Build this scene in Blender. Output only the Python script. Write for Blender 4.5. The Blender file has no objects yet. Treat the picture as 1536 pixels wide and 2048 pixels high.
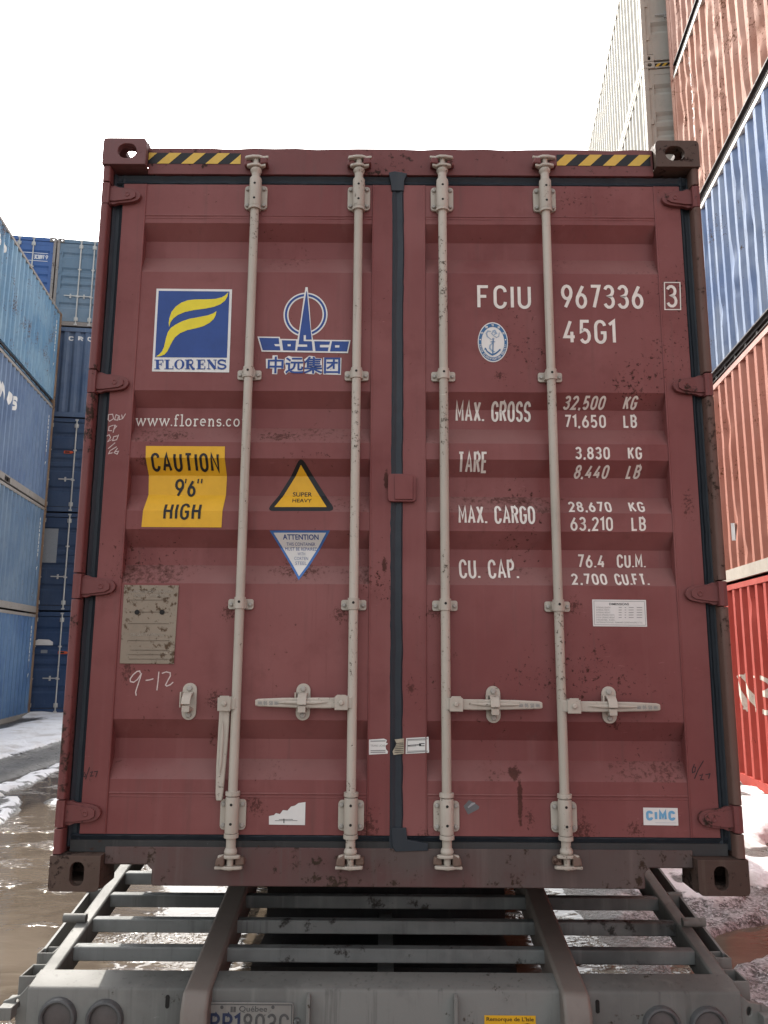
import bpy, bmesh, math, random
import numpy as np
from mathutils import Matrix, Vector
R = math.radians
SC = bpy.context.scene
COL = SC.collection
random.seed(7)

# ------------------------------------------------------------------ camera, sky, sun, exposure
ZC = 0.87                                    # height of the red container's underside above the ground
FPX = 1580.0                                 # focal length in pixels of a 1536 x 2048 frame
CAM = Vector((-.0528, -2.9242, .8296))       # relative to the red container's rear bottom centre
PIT, YAW, ROL = R(9.97), R(-.127), R(.357)
_f = Vector((math.sin(YAW)*math.cos(PIT), math.cos(YAW)*math.cos(PIT), math.sin(PIT)))
_r = Vector((math.cos(YAW), -math.sin(YAW), 0)); _u = _r.cross(_f)
RT = _r*math.cos(ROL)+_u*math.sin(ROL); UP = -_r*math.sin(ROL)+_u*math.cos(ROL); FW = _f
cd = bpy.data.cameras.new('camera'); cam = bpy.data.objects.new('camera', cd); COL.objects.link(cam)
cd.sensor_fit = 'VERTICAL'; cd.sensor_height = 36; cd.lens = FPX/2048*36; cd.clip_start = .05; cd.clip_end = 2000
M = Matrix.Identity(4)
for i in range(3):
    M[i][0] = RT[i]; M[i][1] = UP[i]; M[i][2] = -FW[i]; M[i][3] = CAM[i]
M[2][3] += ZC
cam.matrix_world = M
SC.camera = cam

SUN_EL, SUN_AZ = R(46), R(-27)               # azimuth measured from +Y towards +X
w = bpy.data.worlds.new('World'); SC.world = w; w.use_nodes = True
wn = w.node_tree; bg = wn.nodes['Background']
sky = wn.nodes.new('ShaderNodeTexSky'); sky.sky_type = 'NISHITA'; sky.sun_disc = False
sky.sun_elevation = SUN_EL; sky.sun_rotation = SUN_AZ; sky.dust_density = 4.0; sky.air_density = 1.2; sky.ozone_density = 1.0
hs = wn.nodes.new('ShaderNodeHueSaturation'); hs.inputs['Saturation'].default_value = .18
wn.links.new(sky.outputs[0], hs.inputs['Color']); wn.links.new(hs.outputs[0], bg.inputs[0]); bg.inputs[1].default_value = .15
sd = bpy.data.lights.new('sun', 'SUN'); sd.energy = 2.1; sd.angle = R(.53); sd.color = (1, .94, .85)
sun = bpy.data.objects.new('sun', sd); COL.objects.link(sun)
to_sun = Vector((math.sin(SUN_AZ)*math.cos(SUN_EL), math.cos(SUN_AZ)*math.cos(SUN_EL), math.sin(SUN_EL)))
sun.rotation_euler = to_sun.to_track_quat('Z', 'Y').to_euler(); sun.location = (0, 0, 30)
SC.view_settings.view_transform = 'Standard'; SC.view_settings.look = 'None'
SC.view_settings.exposure = 1.62; SC.view_settings.gamma = 1
try:
    SC.cycles.use_denoising = True; SC.cycles.sample_clamp_indirect = 6
except Exception: pass

def onp(u, v, y=0.0):
    """Point (x, z) of the vertical plane y = const (red container space) that the photo shows at pixel u, v."""
    d = FW+RT*((u-768)/FPX)-UP*((v-1024)/FPX)
    q = CAM+d*((y-CAM.y)/d.y)
    return (q.x, q.z)

# ------------------------------------------------------------------ object helpers
def thing(name, label, cat, loc=(0, 0, 0), rz=0, group=None):
    o = bpy.data.objects.new(name, None); COL.objects.link(o); o.empty_display_size = .2
    o.location = loc; o.rotation_euler = (0, 0, rz); o['label'] = label; o['category'] = cat
    if group: o['group'] = group
    return o
def link(name, me, parent=None, mats=None, objmat=None, label=None):
    o = bpy.data.objects.new(name, me); COL.objects.link(o)
    if parent: o.parent = parent
    if objmat:
        for i, m in enumerate(objmat):
            o.material_slots[i].link = 'OBJECT'; o.material_slots[i].material = m
    if label: o['label'] = label
    return o
class MB:
    def __init__(s): s.bm = bmesh.new()
    def _add(s, verts, mat):
        for f in {f for v in verts for f in v.link_faces}: f.material_index = mat
    def box(s, x0, x1, y0, y1, z0, z1, mat=0, M=None):
        vs = [s.bm.verts.new(p) for p in ((x0,y0,z0),(x1,y0,z0),(x1,y1,z0),(x0,y1,z0),(x0,y0,z1),(x1,y0,z1),(x1,y1,z1),(x0,y1,z1))]
        for q in ((0,3,2,1),(4,5,6,7),(0,1,5,4),(1,2,6,5),(2,3,7,6),(3,0,4,7)): s.bm.faces.new([vs[i] for i in q]).material_index = mat
        if M:
            for v in vs: v.co = M @ v.co
        return vs
    def prism(s, poly, holes=(), d0=0, d1=.01, axis='y', mat=0, M=None):
        """poly in (a, b); axis y: (x, z) extruded along y; axis z: (x, y) along z; axis x: (y, z) along x"""
        b = bmesh.new(); es = []
        for loop in [poly]+list(holes):
            vs = [b.verts.new((p[0], p[1], 0)) for p in loop]
            es += [b.edges.new((vs[i], vs[(i+1) % len(vs)])) for i in range(len(vs))]
        bmesh.ops.triangle_fill(b, use_beauty=True, use_dissolve=False, edges=es)
        if holes:       # drop triangles that fill a hole
            def inside(p, lp):
                c = False; j = len(lp)-1
                for i in range(len(lp)):
                    if (lp[i][1] > p.y) != (lp[j][1] > p.y) and p.x < (lp[j][0]-lp[i][0])*(p.y-lp[i][1])/(lp[j][1]-lp[i][1])+lp[i][0]: c = not c
                    j = i
                return c
            bad = [f for f in b.faces if any(inside(f.calc_center_median(), h) for h in holes)]
            bmesh.ops.delete(b, geom=bad, context='FACES_ONLY')
        fs = list(b.faces)
        r = bmesh.ops.extrude_face_region(b, geom=fs)
        for e in r['geom']:
            if isinstance(e, bmesh.types.BMVert): e.co.z = 1
        for v in b.verts:
            t = d0+(d1-d0)*v.co.z; a, c = v.co.x, v.co.y
            v.co = (a, t, c) if axis == 'y' else (a, c, t) if axis == 'z' else (t, a, c)
        if M:
            for v in b.verts: v.co = M @ v.co
        bmesh.ops.recalc_face_normals(b, faces=b.faces)
        for f in b.faces: f.material_index = mat
        me = bpy.data.meshes.new('t'); b.to_mesh(me); b.free(); s.bm.from_mesh(me); bpy.data.meshes.remove(me)
    def tube(s, p0, p1, r0, r1=None, n=14, mat=0, caps=True):
        s.lathe(p0, Vector(p1)-Vector(p0), [(0, r0), (1, r0 if r1 is None else r1)], n, mat, caps)
    def lathe(s, o, axis, prof, n=16, mat=0, caps=True):
        o = Vector(o); axis = Vector(axis); q = axis.to_track_quat('Z', 'Y'); L = axis.length
        rings = []
        for t, r in prof:
            rings.append([s.bm.verts.new(o+q @ Vector((r*math.cos(2*math.pi*k/n), r*math.sin(2*math.pi*k/n), t*L))) for k in range(n)])
        for a, b in zip(rings, rings[1:]):
            for k in range(n): s.bm.faces.new((a[k], a[(k+1) % n], b[(k+1) % n], b[k])).material_index = mat
        if caps:
            s.bm.faces.new(rings[0][::-1]).material_index = mat; s.bm.faces.new(rings[-1]).material_index = mat
    def sweep(s, path, sec, mat=0):
        """closed section (list of 2d offsets, x along 'side', y along 'up'=world-ish) swept along a polyline"""
        path = [Vector(p) for p in path]; rings = []
        for i, p in enumerate(path):
            d = (path[min(i+1, len(path)-1)]-path[max(i-1, 0)]).normalized()
            up = Vector((0, 0, 1)) if abs(d.z) < .9 else Vector((0, 1, 0))
            sd_ = d.cross(up).normalized(); up = sd_.cross(d)
            rings.append([s.bm.verts.new(p+sd_*a+up*b) for a, b in sec])
        n = len(sec)
        for a, b in zip(rings, rings[1:]):
            for k in range(n): s.bm.faces.new((a[k], a[(k+1) % n], b[(k+1) % n], b[k])).material_index = mat
        s.bm.faces.new(rings[0][::-1]).material_index = mat; s.bm.faces.new(rings[-1]).material_index = mat
    def mesh(s, name, mats, smooth=35):
        bmesh.ops.recalc_face_normals(s.bm, faces=s.bm.faces)
        me = bpy.data.meshes.new(name); s.bm.to_mesh(me); s.bm.free()
        for m in mats: me.materials.append(m)
        if smooth:
            me.polygons.foreach_set('use_smooth', [True]*len(me.polygons)); me.set_sharp_from_angle(angle=R(smooth))
        return me
    def build(s, name, mats, parent=None, bevel=0, smooth=35, label=None):
        if not isinstance(mats, (list, tuple)): mats = [mats]
        o = link(name, s.mesh(name, mats, smooth), parent, label=label)
        if bevel:
            b = o.modifiers.new('edge', 'BEVEL'); b.width = bevel; b.segments = 2; b.limit_method = 'ANGLE'; b.angle_limit = R(40); b.harden_normals = False
        return o
def tag(o, label, cat=None, group=None, kind=None):
    o['label'] = label
    if cat: o['category'] = cat
    if group: o['group'] = group
    if kind: o['kind'] = kind
    return o

# ------------------------------------------------------------------ materials
def nodes(name):
    m = bpy.data.materials.new(name); m.use_nodes = True
    return m, m.node_tree, m.node_tree.nodes['Principled BSDF']
class G:
    def __init__(s, nt): s.nt = nt; s.L = nt.links.new
    def n(s, t, **k):
        x = s.nt.nodes.new(t)
        for a, v in k.items(): setattr(x, a, v)
        return x
    def set(s, sock, v):
        if hasattr(v, 'links') or isinstance(v, bpy.types.NodeSocket): s.L(v, sock)
        elif isinstance(v, (tuple, list)) and len(v) == 3 and sock.type == 'RGBA': sock.default_value = (*v, 1)
        else: sock.default_value = v
    def math(s, op, a, b=0.0, clamp=False):
        x = s.n('ShaderNodeMath', operation=op, use_clamp=clamp); s.set(x.inputs[0], a); s.set(x.inputs[1], b); return x.outputs[0]
    def vmath(s, op, a, b):
        x = s.n('ShaderNodeVectorMath', operation=op); s.set(x.inputs[0], a); s.set(x.inputs[1], b); return x.outputs[1 if op in ('DISTANCE', 'LENGTH', 'DOT_PRODUCT') else 0]
    def noise(s, vec, scale, detail=4, rough=.55, dist=0):
        x = s.n('ShaderNodeTexNoise'); s.L(vec, x.inputs['Vector']); x.inputs['Scale'].default_value = scale
        x.inputs['Detail'].default_value = detail; x.inputs['Roughness'].default_value = rough; x.inputs['Distortion'].default_value = dist
        return x.outputs[0]
    def ramp(s, v, a, b):
        x = s.n('ShaderNodeMapRange', interpolation_type='SMOOTHSTEP'); s.L(v, x.inputs[0]); x.inputs[1].default_value = a; x.inputs[2].default_value = b; return x.outputs[0]
    def mix(s, f, a, b, mode='MIX'):
        x = s.n('ShaderNodeMix', data_type='RGBA', blend_type=mode); s.set(x.inputs[0], f); s.set(x.inputs[6], a); s.set(x.inputs[7], b); return x.outputs[2]
    def coords(s):
        tc = s.n('ShaderNodeTexCoord'); oi = s.n('ShaderNodeObjectInfo')
        x = s.n('ShaderNodeVectorMath', operation='MULTIPLY_ADD'); s.L(oi.outputs['Random'], x.inputs[0]); x.inputs[1].default_value = (37, 53, 71); s.L(tc.outputs['Object'], x.inputs[2])
        return x.outputs[0], tc.outputs['Object']
    def scaled(s, vec, sc):
        x = s.n('ShaderNodeVectorMath', operation='MULTIPLY'); s.L(vec, x.inputs[0]); x.inputs[1].default_value = sc; return x.outputs[0]

def paint(name, col, fade=None, var=.25, rough=.5, rust=.35, rust_col=(.075, .03, .018), dirt=.25, dirt_col=(.11, .095, .085),
          streak=.3, streak_col=None, spots=(), metal=0.0, bump=.25, speck=30, spec=.35, ledge=0):
    m, nt, p = nodes(name); g = G(nt); v, obj = g.coords()
    fade = fade or tuple(min(1, c*1.25+.03) for c in col)
    big = g.noise(v, 1.1, 5); c = g.mix(g.math('MULTIPLY', g.ramp(big, .32, .72), var*2, True), col, fade)
    mid = g.noise(v, 6, 5, .65); c = g.mix(g.math('MULTIPLY', g.ramp(mid, .5, .75), .35), c, tuple(x*.72 for x in col))
    st = g.noise(g.scaled(v, (16, 16, .7)), 1.0, 5, .6); stm = g.math('MULTIPLY', g.ramp(st, .52, .78), streak)
    c = g.mix(stm, c, streak_col or fade)
    st2 = g.noise(g.scaled(v, (24, 24, 1.3)), 1.7, 4, .6); c = g.mix(g.math('MULTIPLY', g.ramp(st2, .55, .8), dirt), c, dirt_col)
    sp = g.noise(v, speck, 6, .7); area = g.noise(v, 2.3, 3)
    rm = g.math('MULTIPLY', g.ramp(g.math('ADD', g.math('MULTIPLY', sp, .6), g.math('MULTIPLY', area, .4)), .66-.14*rust, .70-.11*rust), 1.0)
    rc = g.mix(g.noise(v, 60, 3), rust_col, tuple(x*.35 for x in rust_col))
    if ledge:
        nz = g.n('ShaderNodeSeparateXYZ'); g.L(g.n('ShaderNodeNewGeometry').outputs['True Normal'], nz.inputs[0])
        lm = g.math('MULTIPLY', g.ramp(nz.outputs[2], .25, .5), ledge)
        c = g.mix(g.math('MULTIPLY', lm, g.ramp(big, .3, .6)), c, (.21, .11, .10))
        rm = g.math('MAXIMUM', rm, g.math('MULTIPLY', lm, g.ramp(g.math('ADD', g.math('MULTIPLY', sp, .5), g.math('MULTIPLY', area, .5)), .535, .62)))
    sc = g.noise(g.scaled(v, (5, 5, 30)), 2.2, 5, .75, 1.5); c = g.mix(g.math('MULTIPLY', g.math('MULTIPLY', g.ramp(sc, .66, .70), g.ramp(area, .45, .6)), .5), c, tuple(min(.7, x*1.6+.03) for x in fade))
    run = g.noise(g.scaled(v, (34, 34, 1.1)), 1.3, 4, .6); c = g.mix(g.math('MULTIPLY', g.math('MULTIPLY', g.ramp(run, .62, .74), g.ramp(big, .45, .65)), min(.7, rust)), c, tuple(a*.5+b_*.5 for a, b_ in zip(col, rust_col)))
    if spots:
        nz1 = g.math('MULTIPLY', g.math('SUBTRACT', g.noise(obj, 40, 5, .7), .5), 1.6); nz2 = g.math('MULTIPLY', g.math('SUBTRACT', g.noise(obj, 75, 6, .75), .5), 3.4)
    for (pos, rad, k, *halo) in spots:
        dd = g.vmath('DISTANCE', g.scaled(obj, (1, .25, k)), (pos[0], pos[1]*.25, pos[2]*k))
        q = g.math('ADD', g.math('SUBTRACT', 1.0, g.math('DIVIDE', dd, rad)), nz2 if halo else nz1)
        rm = g.math('MAXIMUM', rm, g.math('MULTIPLY', g.ramp(q, .55, 1.0) if halo else g.ramp(q, .25, .55), .75 if halo else .85))
    c = g.mix(rm, c, rc)
    g.L(c, p.inputs['Base Color']); p.inputs['Metallic'].default_value = metal; p.inputs['Specular IOR Level'].default_value = spec
    g.set(p.inputs['Roughness'], g.math('ADD', g.math('MULTIPLY', mid, .25), g.math('ADD', rough-.12, g.math('MULTIPLY', rm, .3)), True))
    b = g.n('ShaderNodeBump'); b.inputs['Strength'].default_value = bump; b.inputs['Distance'].default_value = .006
    g.L(g.math('ADD', g.math('MULTIPLY', g.noise(v, 9, 4), .8), g.math('MULTIPLY', rm, .35)), b.inputs['Height']); g.L(b.outputs[0], p.inputs['Normal'])
    return m
def plain(name, col, rough=.55, var=.12, scale=30, spec=.3, wear=0, wear_col=(.12, .05, .04)):
    m, nt, p = nodes(name); g = G(nt); v, obj = g.coords()
    c = g.mix(g.ramp(g.noise(v, scale, 5, .65), .35, .75), col, tuple(x*(1-var) for x in col))
    if wear: c = g.mix(g.ramp(g.noise(obj, 70, 6, .7), .72-wear*.2, .76-wear*.2), c, wear_col)
    g.L(c, p.inputs['Base Color']); p.inputs['Roughness'].default_value = rough; p.inputs['Specular IOR Level'].default_value = spec
    return m

YD = .052                                    # outer face of the red container's doors
_rs = onp(1028, 1545, YD+.02); _r2 = onp(1040, 1600, YD); _r3 = onp(1000, 752, YD); _r4 = onp(772, 960, YD); _r5 = onp(768, 1130, YD)
_halo = [((*onp(u, v, YD)[:1], YD, onp(u, v, YD)[1]), r_, k_, 1) for (u, v, r_, k_) in ((458, 1225, .06, 1), (680, 1228, .06, 1), (865, 1225, .05, 1), (1148, 1212, .06, 1), (512, 1610, .07, 1), (735, 1655, .08, .7), (850, 1690, .08, .7), (1165, 1668, .09, .7), (290, 920, .05, 1), (560, 870, .16, 3), (350, 868, .12, 3), (600, 1140, .2, 3), (255, 1340, .05, .5), (820, 1380, .03, .5), (1000, 1400, .04, 1), (1230, 1450, .05, 1), (430, 1400, .07, 1), (1060, 1640, .03, .4), (420, 1480, .03, .4), (1375, 1010, .04, .4), (1270, 1660, .06, 1))]
MAR = (.160, .047, .045)
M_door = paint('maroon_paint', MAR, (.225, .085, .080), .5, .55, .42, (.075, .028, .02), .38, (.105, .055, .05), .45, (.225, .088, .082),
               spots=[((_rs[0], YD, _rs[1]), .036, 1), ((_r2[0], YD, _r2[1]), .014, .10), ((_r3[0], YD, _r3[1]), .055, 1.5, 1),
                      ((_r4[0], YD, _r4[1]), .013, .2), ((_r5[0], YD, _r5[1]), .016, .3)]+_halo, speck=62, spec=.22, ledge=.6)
M_frame = paint('maroon_frame_paint', (.135, .038, .036), (.165, .062, .058), .3, .6, .75, (.05, .026, .018), .35, (.07, .05, .045), .3)
M_sill = paint('muddy_sill_paint', (.105, .040, .038), (.085, .062, .056), 1.0, .65, .8, (.06, .036, .024), .85, (.09, .068, .06), .9, (.12, .09, .08))
M_cast = paint('rusty_casting', (.055, .032, .024), (.085, .055, .042), .5, .7, .9, (.03, .016, .011), .5, (.10, .075, .058), .3, bump=.7)
M_castb = paint('maroon_casting', (.13, .05, .05), (.16, .075, .072), .4, .6, .6, (.045, .025, .018), .3, bump=.5)
M_rub = paint('black_rubber', (.016, .021, .028), (.028, .035, .043), .4, .55, 0, dirt=.35, dirt_col=(.05, .05, .05), streak=.35, streak_col=(.04, .045, .05), rust_col=(.02, .02, .02))
M_rod = paint('dusty_grey_paint', (.375, .335, .28), (.45, .40, .34), .5, .55, .60, (.10, .075, .055), .5, (.25, .20, .15), .4, speck=70, bump=.4)
M_bolt = paint('bolt_steel', (.30, .28, .25), None, .3, .5, .5)
M_rustb = paint('rusty_keeper', (.12, .075, .055), (.16, .11, .085), .5, .7, .8, (.06, .03, .02), .3)
M_postr = paint('weathered_brown_post', (.105, .058, .045), (.125, .075, .06), .4, .65, .8, (.06, .035, .024), .5, (.11, .08, .065), .3, bump=.5)
M_hole = plain('dark_hole', (.012, .011, .01), .7)
M_yel = plain('yellow_film', (.66, .36, .018), .45, .1, 14)
M_blk = plain('black_ink', (.012, .012, .014), .5)
M_wht = plain('white_lettering', (.70, .66, .60), .5, .15, 20, wear=.12, wear_col=MAR)
M_film = plain('white_film', (.66, .65, .62), .45, .08, 12)
M_blue = plain('blue_film', (.022, .06, .23), .45, .15, 12)
M_lblue = plain('light_blue_film', (.055, .16, .42), .45, .15, 12)
M_seal = plain('seal_blue', (.04, .13, .27), .45, .15, 20)
M_lemon = plain('lemon_film', (.70, .58, .03), .45, .08, 14)
M_grey = plain('grey_ink', (.25, .25, .24), .5)
M_ink2 = plain('faded_ink', (.13, .18, .32), .5, .3, 40)
M_chalk = plain('chalk', (.60, .48, .45), .8, .3, 90)
M_pen = plain('dark_marker', (.02, .018, .02), .7)
M_tan = paint('weathered_tan_plate', (.22, .175, .13), (.30, .26, .20), .4, .6, .75, (.12, .075, .045), .3, (.16, .14, .11), .2, speck=45)
M_stripe_y = paint('hazard_yellow', (.55, .33, .03), (.6, .42, .1), .3, .5, .3, (.25, .1, .04), .2)

# ------------------------------------------------------------------ flat decals that follow a pressed surface
def arc(cx, cy, rx, ry, a0, a1, n=9):
    return [(cx+rx*math.cos(R(a0+(a1-a0)*k/n)), cy+ry*math.sin(R(a0+(a1-a0)*k/n))) for k in range(n+1)]
O_ = arc(.5, .72, .5, .28, 0, 180)+arc(.5, .28, .5, .28, 180, 360)
GLY = {  # width, strokes on a 1 x 1 cell
 'F': (.46, [[(0, 0), (0, 1), (1, 1)], [(.08, .53), (.8, .53)]]), 'C': (.5, [arc(.5, .74, .5, .26, 0, 180)+arc(.5, .26, .5, .26, 180, 360)]),
 'I': (.0, [[(.5, 0), (.5, 1)]]), 'U': (.5, [[(0, 1)]+arc(.5, .26, .5, .26, 180, 360)+[(1, 1)]]),
 '9': (.5, [arc(.5, .7, .5, .3, 0, 360, 16), [(1, .7), (.94, .52), (.3, 0)]]), '6': (.5, [arc(.5, .3, .5, .3, 180, 540, 16), [(0, .3), (.06, .48), (.7, 1)]]),
 '7': (.48, [[(0, 1), (1, 1), (.32, 0)]]), '3': (.48, [arc(.45, .765, .48, .235, 160, -80)+arc(.45, .265, .53, .265, 85, -160)]),
 '4': (.54, [[(.6, 1), (0, .26), (1, .26)], [(.72, .5), (.72, 0)]]), '5': (.48, [[(.95, 1), (.12, 1), (.06, .52)]+arc(.47, .3, .5, .3, 125, -150)]),
 'G': (.5, [arc(.5, .74, .5, .26, 10, 180)+arc(.5, .26, .5, .26, 180, 360)+[(1, .46), (.55, .46)]]), '1': (.16, [[(-.6, .84), (1, 1), (1, 0)]]),
 'M': (.6, [[(0, 0), (0, 1), (.5, .3), (1, 1), (1, 0)]]), 'A': (.56, [[(0, 0), (.5, 1), (1, 0)], [(.2, .3), (.8, .3)]]),
 'X': (.5, [[(0, 0), (1, 1)], [(0, 1), (1, 0)]]), '.': (.0, [[(.5, -.02), (.5, .09)]]), ',': (.02, [[(.5, .09), (.5, 0), (-2, -.12)]]),
 'R': (.48, [[(0, 0), (0, 1), (.5, 1)]+arc(.5, .76, .5, .24, 90, -90, 8)+[(.06, .52)], [(.5, .5), (1, 0)]]), 'O': (.5, [O_+[O_[0]]]), '0': (.48, [O_+[O_[0]]]),
 'S': (.48, [arc(.5, .76, .5, .24, 10, 250)+arc(.5, .26, .5, .26, 85, -170)]), 'T': (.46, [[(0, 1), (1, 1)], [(.5, .93), (.5, 0)]]),
 'E': (.42, [[(1, 1), (0, 1), (0, 0), (1, 0)], [(.08, .52), (.85, .52)]]), 'K': (.48, [[(0, 0), (0, 1)], [(1, 1), (.06, .42)], [(.36, .6), (1, 0)]]),
 'L': (.42, [[(0, 1), (0, 0), (1, 0)]]), 'B': (.48, [[(0, 0), (0, 1), (.5, 1)]+arc(.5, .765, .46, .235, 90, -90, 8)+[(.06, .53)], [(.5, .53)]+arc(.5, .265, .5, .265, 88, -90, 8)+[(.02, 0)]]),
 '2': (.48, [arc(.5, .74, .5, .26, 170, -25)+[(0, 0), (1.02, 0)]]), '8': (.5, [arc(.5, .765, .44, .235, 0, 360, 14), arc(.5, .265, .5, .265, 0, 360, 14)]),
 'P': (.46, [[(0, 0), (0, 1), (.5, 1)]+arc(.5, .75, .5, .25, 90, -90, 8)+[(.06, .5)]]), 'H': (.5, [[(0, 0), (0, 1)], [(1, 0), (1, 1)], [(.08, .52), (.92, .52)]]),
 'N': (.52, [[(0, 0), (0, 1), (1, 0), (1, 1)]]), "'": (.0, [[(.5, .78), (.5, 1)]]), '"': (.18, [[(0, .78), (.3, 1)], [(.8, .78), (1.1, 1)]]), ' ': (.3, []), '-': (.3, [[(0, .5), (1, .5)]]), 'D': (.5, [[(0, 0), (0, 1), (.45, 1)]+arc(.45, .72, .55, .28, 90, 0, 5)+arc(.45, .28, .55, .28, 0, -90, 5)+[(.02, 0)]]), 'Y': (.5, [[(0, 1), (.5, .5), (1, 1)], [(.5, .5), (.5, 0)]]),
 'w': (.75, [[(0, .62), (.26, .02), (.5, .6)], [(.5, .6), (.74, .02), (1, .62)], [(-.1, .62), (.16, .62)], [(.4, .62), (.6, .62)], [(.86, .62), (1.08, .62)]]),
 'f': (.3, [[(.35, 0), (.35, .8)]+arc(.8, .82, .45, .18, 170, 40, 6), [(0, .62), (.9, .62)], [(0, 0), (.8, 0)]]), 'l': (.2, [[(-.2, 1), (.5, 1), (.5, 0)], [(-.4, 0), (1.4, 0)]]),
 'o': (.42, [arc(.5, .31, .5, .32, 0, 360, 16)]), 'r': (.34, [[(-.05, .6), (.3, .6), (.3, 0)], [(.3, .35)]+arc(.75, .42, .4, .2, 170, 40, 6), [(0, 0), (.7, 0)]]),
 'e': (.4, [[(.02, .34), (1, .34)]+arc(.5, .32, .5, .3, 5, 310, 14)]), 'n': (.5, [[(0, .6), (.2, .6), (.2, 0)], [(.2, .4)]+arc(.55, .4, .3, .22, 170, 0, 7)+[(.85, 0)], [(.0, 0), (.4, 0)], [(.68, 0), (1.02, 0)]]),
 's': (.34, [arc(.5, .46, .45, .15, 20, 250, 8)+arc(.5, .16, .48, .16, 85, -160, 8)]), 'c': (.4, [arc(.5, .31, .5, .31, 40, 320, 12)]),
 'm': (.78, [[(0, .6), (.14, .6), (.14, 0)], [(.14, .4)]+arc(.32, .4, .18, .22, 170, 0, 6)+[(.5, 0)], [(.5, .4)]+arc(.68, .4, .18, .22, 170, 0, 6)+[(.86, 0)]]),
}
class Flat:
    def __init__(s): s.bm = bmesh.new(); s.k = 0
    def face(s, pts, mat=0, lift=1):
        vs = [s.bm.verts.new((p[0], -lift*.0007-.0007, p[1])) for p in pts]
        try: f = s.bm.faces.new(vs); f.material_index = mat
        except ValueError: pass
    def poly(s, pts, mat=0, lift=1, holes=()):
        b = bmesh.new(); es = []
        for lp in [pts]+list(holes):
            vs = [b.verts.new((p[0], p[1], 0)) for p in lp]; es += [b.edges.new((vs[i], vs[(i+1) % len(vs)])) for i in range(len(vs))]
        bmesh.ops.triangle_fill(b, use_beauty=True, use_dissolve=False, edges=es)
        for f in b.faces: s.face([(v.co.x, v.co.y) for v in f.verts], mat, lift)
        b.free()
    def ring(s, c, r_out, r_in, mat=0, lift=1, k=1.0, n=40):
        for i in range(n):
            a, b = 2*math.pi*i/n, 2*math.pi*(i+1)/n
            P = lambda r, t: (c[0]+r*math.cos(t), c[1]+r*k*math.sin(t))
            s.face([P(r_in, a), P(r_out, a), P(r_out, b), P(r_in, b)] if r_in > 0 else [c, P(r_out, a), P(r_out, b)], mat, lift)
    def ribbon(s, pts, wd, mat=0, lift=1, taper=False):
        s.k += 1; lift += (s.k % 7)*.14
        pts = [Vector(p) for p in pts]; n = len(pts); closed = (pts[0]-pts[-1]).length < 1e-6 and n > 3
        if closed: pts = pts[:-1]; n -= 1
        L = []
        for i in range(n):
            a = pts[i-1] if (i or closed) else None; b = pts[(i+1) % n] if (i < n-1 or closed) else None
            d1 = (pts[i]-a).normalized() if a is not None else None; d2 = (b-pts[i]).normalized() if b is not None else None
            if d1 is None: d1 = d2
            if d2 is None: d2 = d1
            t = d1+d2
            if t.length < 1e-6: t = d2.copy()
            t.normalize(); nr = Vector((-t.y, t.x)); cs = max(.45, abs(nr.dot(Vector((-d1.y, d1.x)))))
            h = wd/2/cs*(1 if not taper else (.35+.65*math.sin(math.pi*min(1, max(0, (i+.3)/(n-.4))))))
            L.append((pts[i]+nr*h, pts[i]-nr*h))
        for i in range(n if closed else n-1):
            a, b = L[i], L[(i+1) % n]; s.face([a[1], b[1], b[0], a[0]], mat, lift)
    def text(s, txt, x0, x1, z0, z1, wd, mat=0, lift=1, gap=.2, shear=0.0):
        """stroke letters fitted into the box x0..x1, z0..z1; wd = stroke width"""
        H = z1-z0; e = wd/H; adv = []; X = 0
        for ch in txt:
            gw = GLY[ch][0]; adv.append(X); X += gw+gap+e
        tot = X-gap; k = (x1-x0)/tot
        for ch, a in zip(txt, adv):
            gw = GLY[ch][0]
            for st in GLY[ch][1]:
                pts = [(x0+(a+e/2+(p[0]*gw if gw > 0 else 0))*k+shear*p[1]*H, z0+wd/2+p[1]*(H-wd)) for p in st]
                s.ribbon(pts, wd, mat, lift)
    def font(s, txt, x0, x1, z0, z1, mat=0, lift=1, bold=0.0, shear=0.0):
        c = bpy.data.curves.new('t', 'FONT'); c.body = txt; c.offset = bold; c.shear = shear; c.resolution_u = 3
        o = bpy.data.objects.new('t', c); COL.objects.link(o); me = o.to_mesh()
        xs = [v.co.x for v in me.vertices]; ys = [v.co.y for v in me.vertices]
        if xs:
            ax, bx, ay, by = min(xs), max(xs), min(ys), max(ys)
            for f in me.polygons:
                s.face([(x0+(me.vertices[i].co.x-ax)/(bx-ax)*(x1-x0), z0+(me.vertices[i].co.y-ay)/(by-ay)*(z1-z0)) for i in f.vertices], mat, lift)
        o.to_mesh_clear(); bpy.data.objects.remove(o); bpy.data.curves.remove(c)
    def build(s, name, mats, parent, surf=None, breaks=(), axis='z', label=None, M=None):
        """surf(t) -> depth of the pressed sheet along y at coordinate t of the given axis"""
        ai = 2 if axis == 'z' else 0
        if s.bm.verts:
            lo = min(v.co[ai] for v in s.bm.verts); hi = max(v.co[ai] for v in s.bm.verts)
            for t in breaks:
                if lo < t < hi:
                    co = [0, 0, 0]; no = [0, 0, 0]; co[ai] = t; no[ai] = 1
                    bmesh.ops.bisect_plane(s.bm, geom=s.bm.verts[:]+s.bm.edges[:]+s.bm.faces[:], plane_co=co, plane_no=no, dist=1e-6)
        for v in s.bm.verts:
            if surf: v.co.y += surf(v.co[ai])
            if M: v.co = M @ v.co
        me = bpy.data.meshes.new(name); s.bm.to_mesh(me); s.bm.free()
        for m in mats: me.materials.append(m)
        return link(name, me, parent, label=label)

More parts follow.
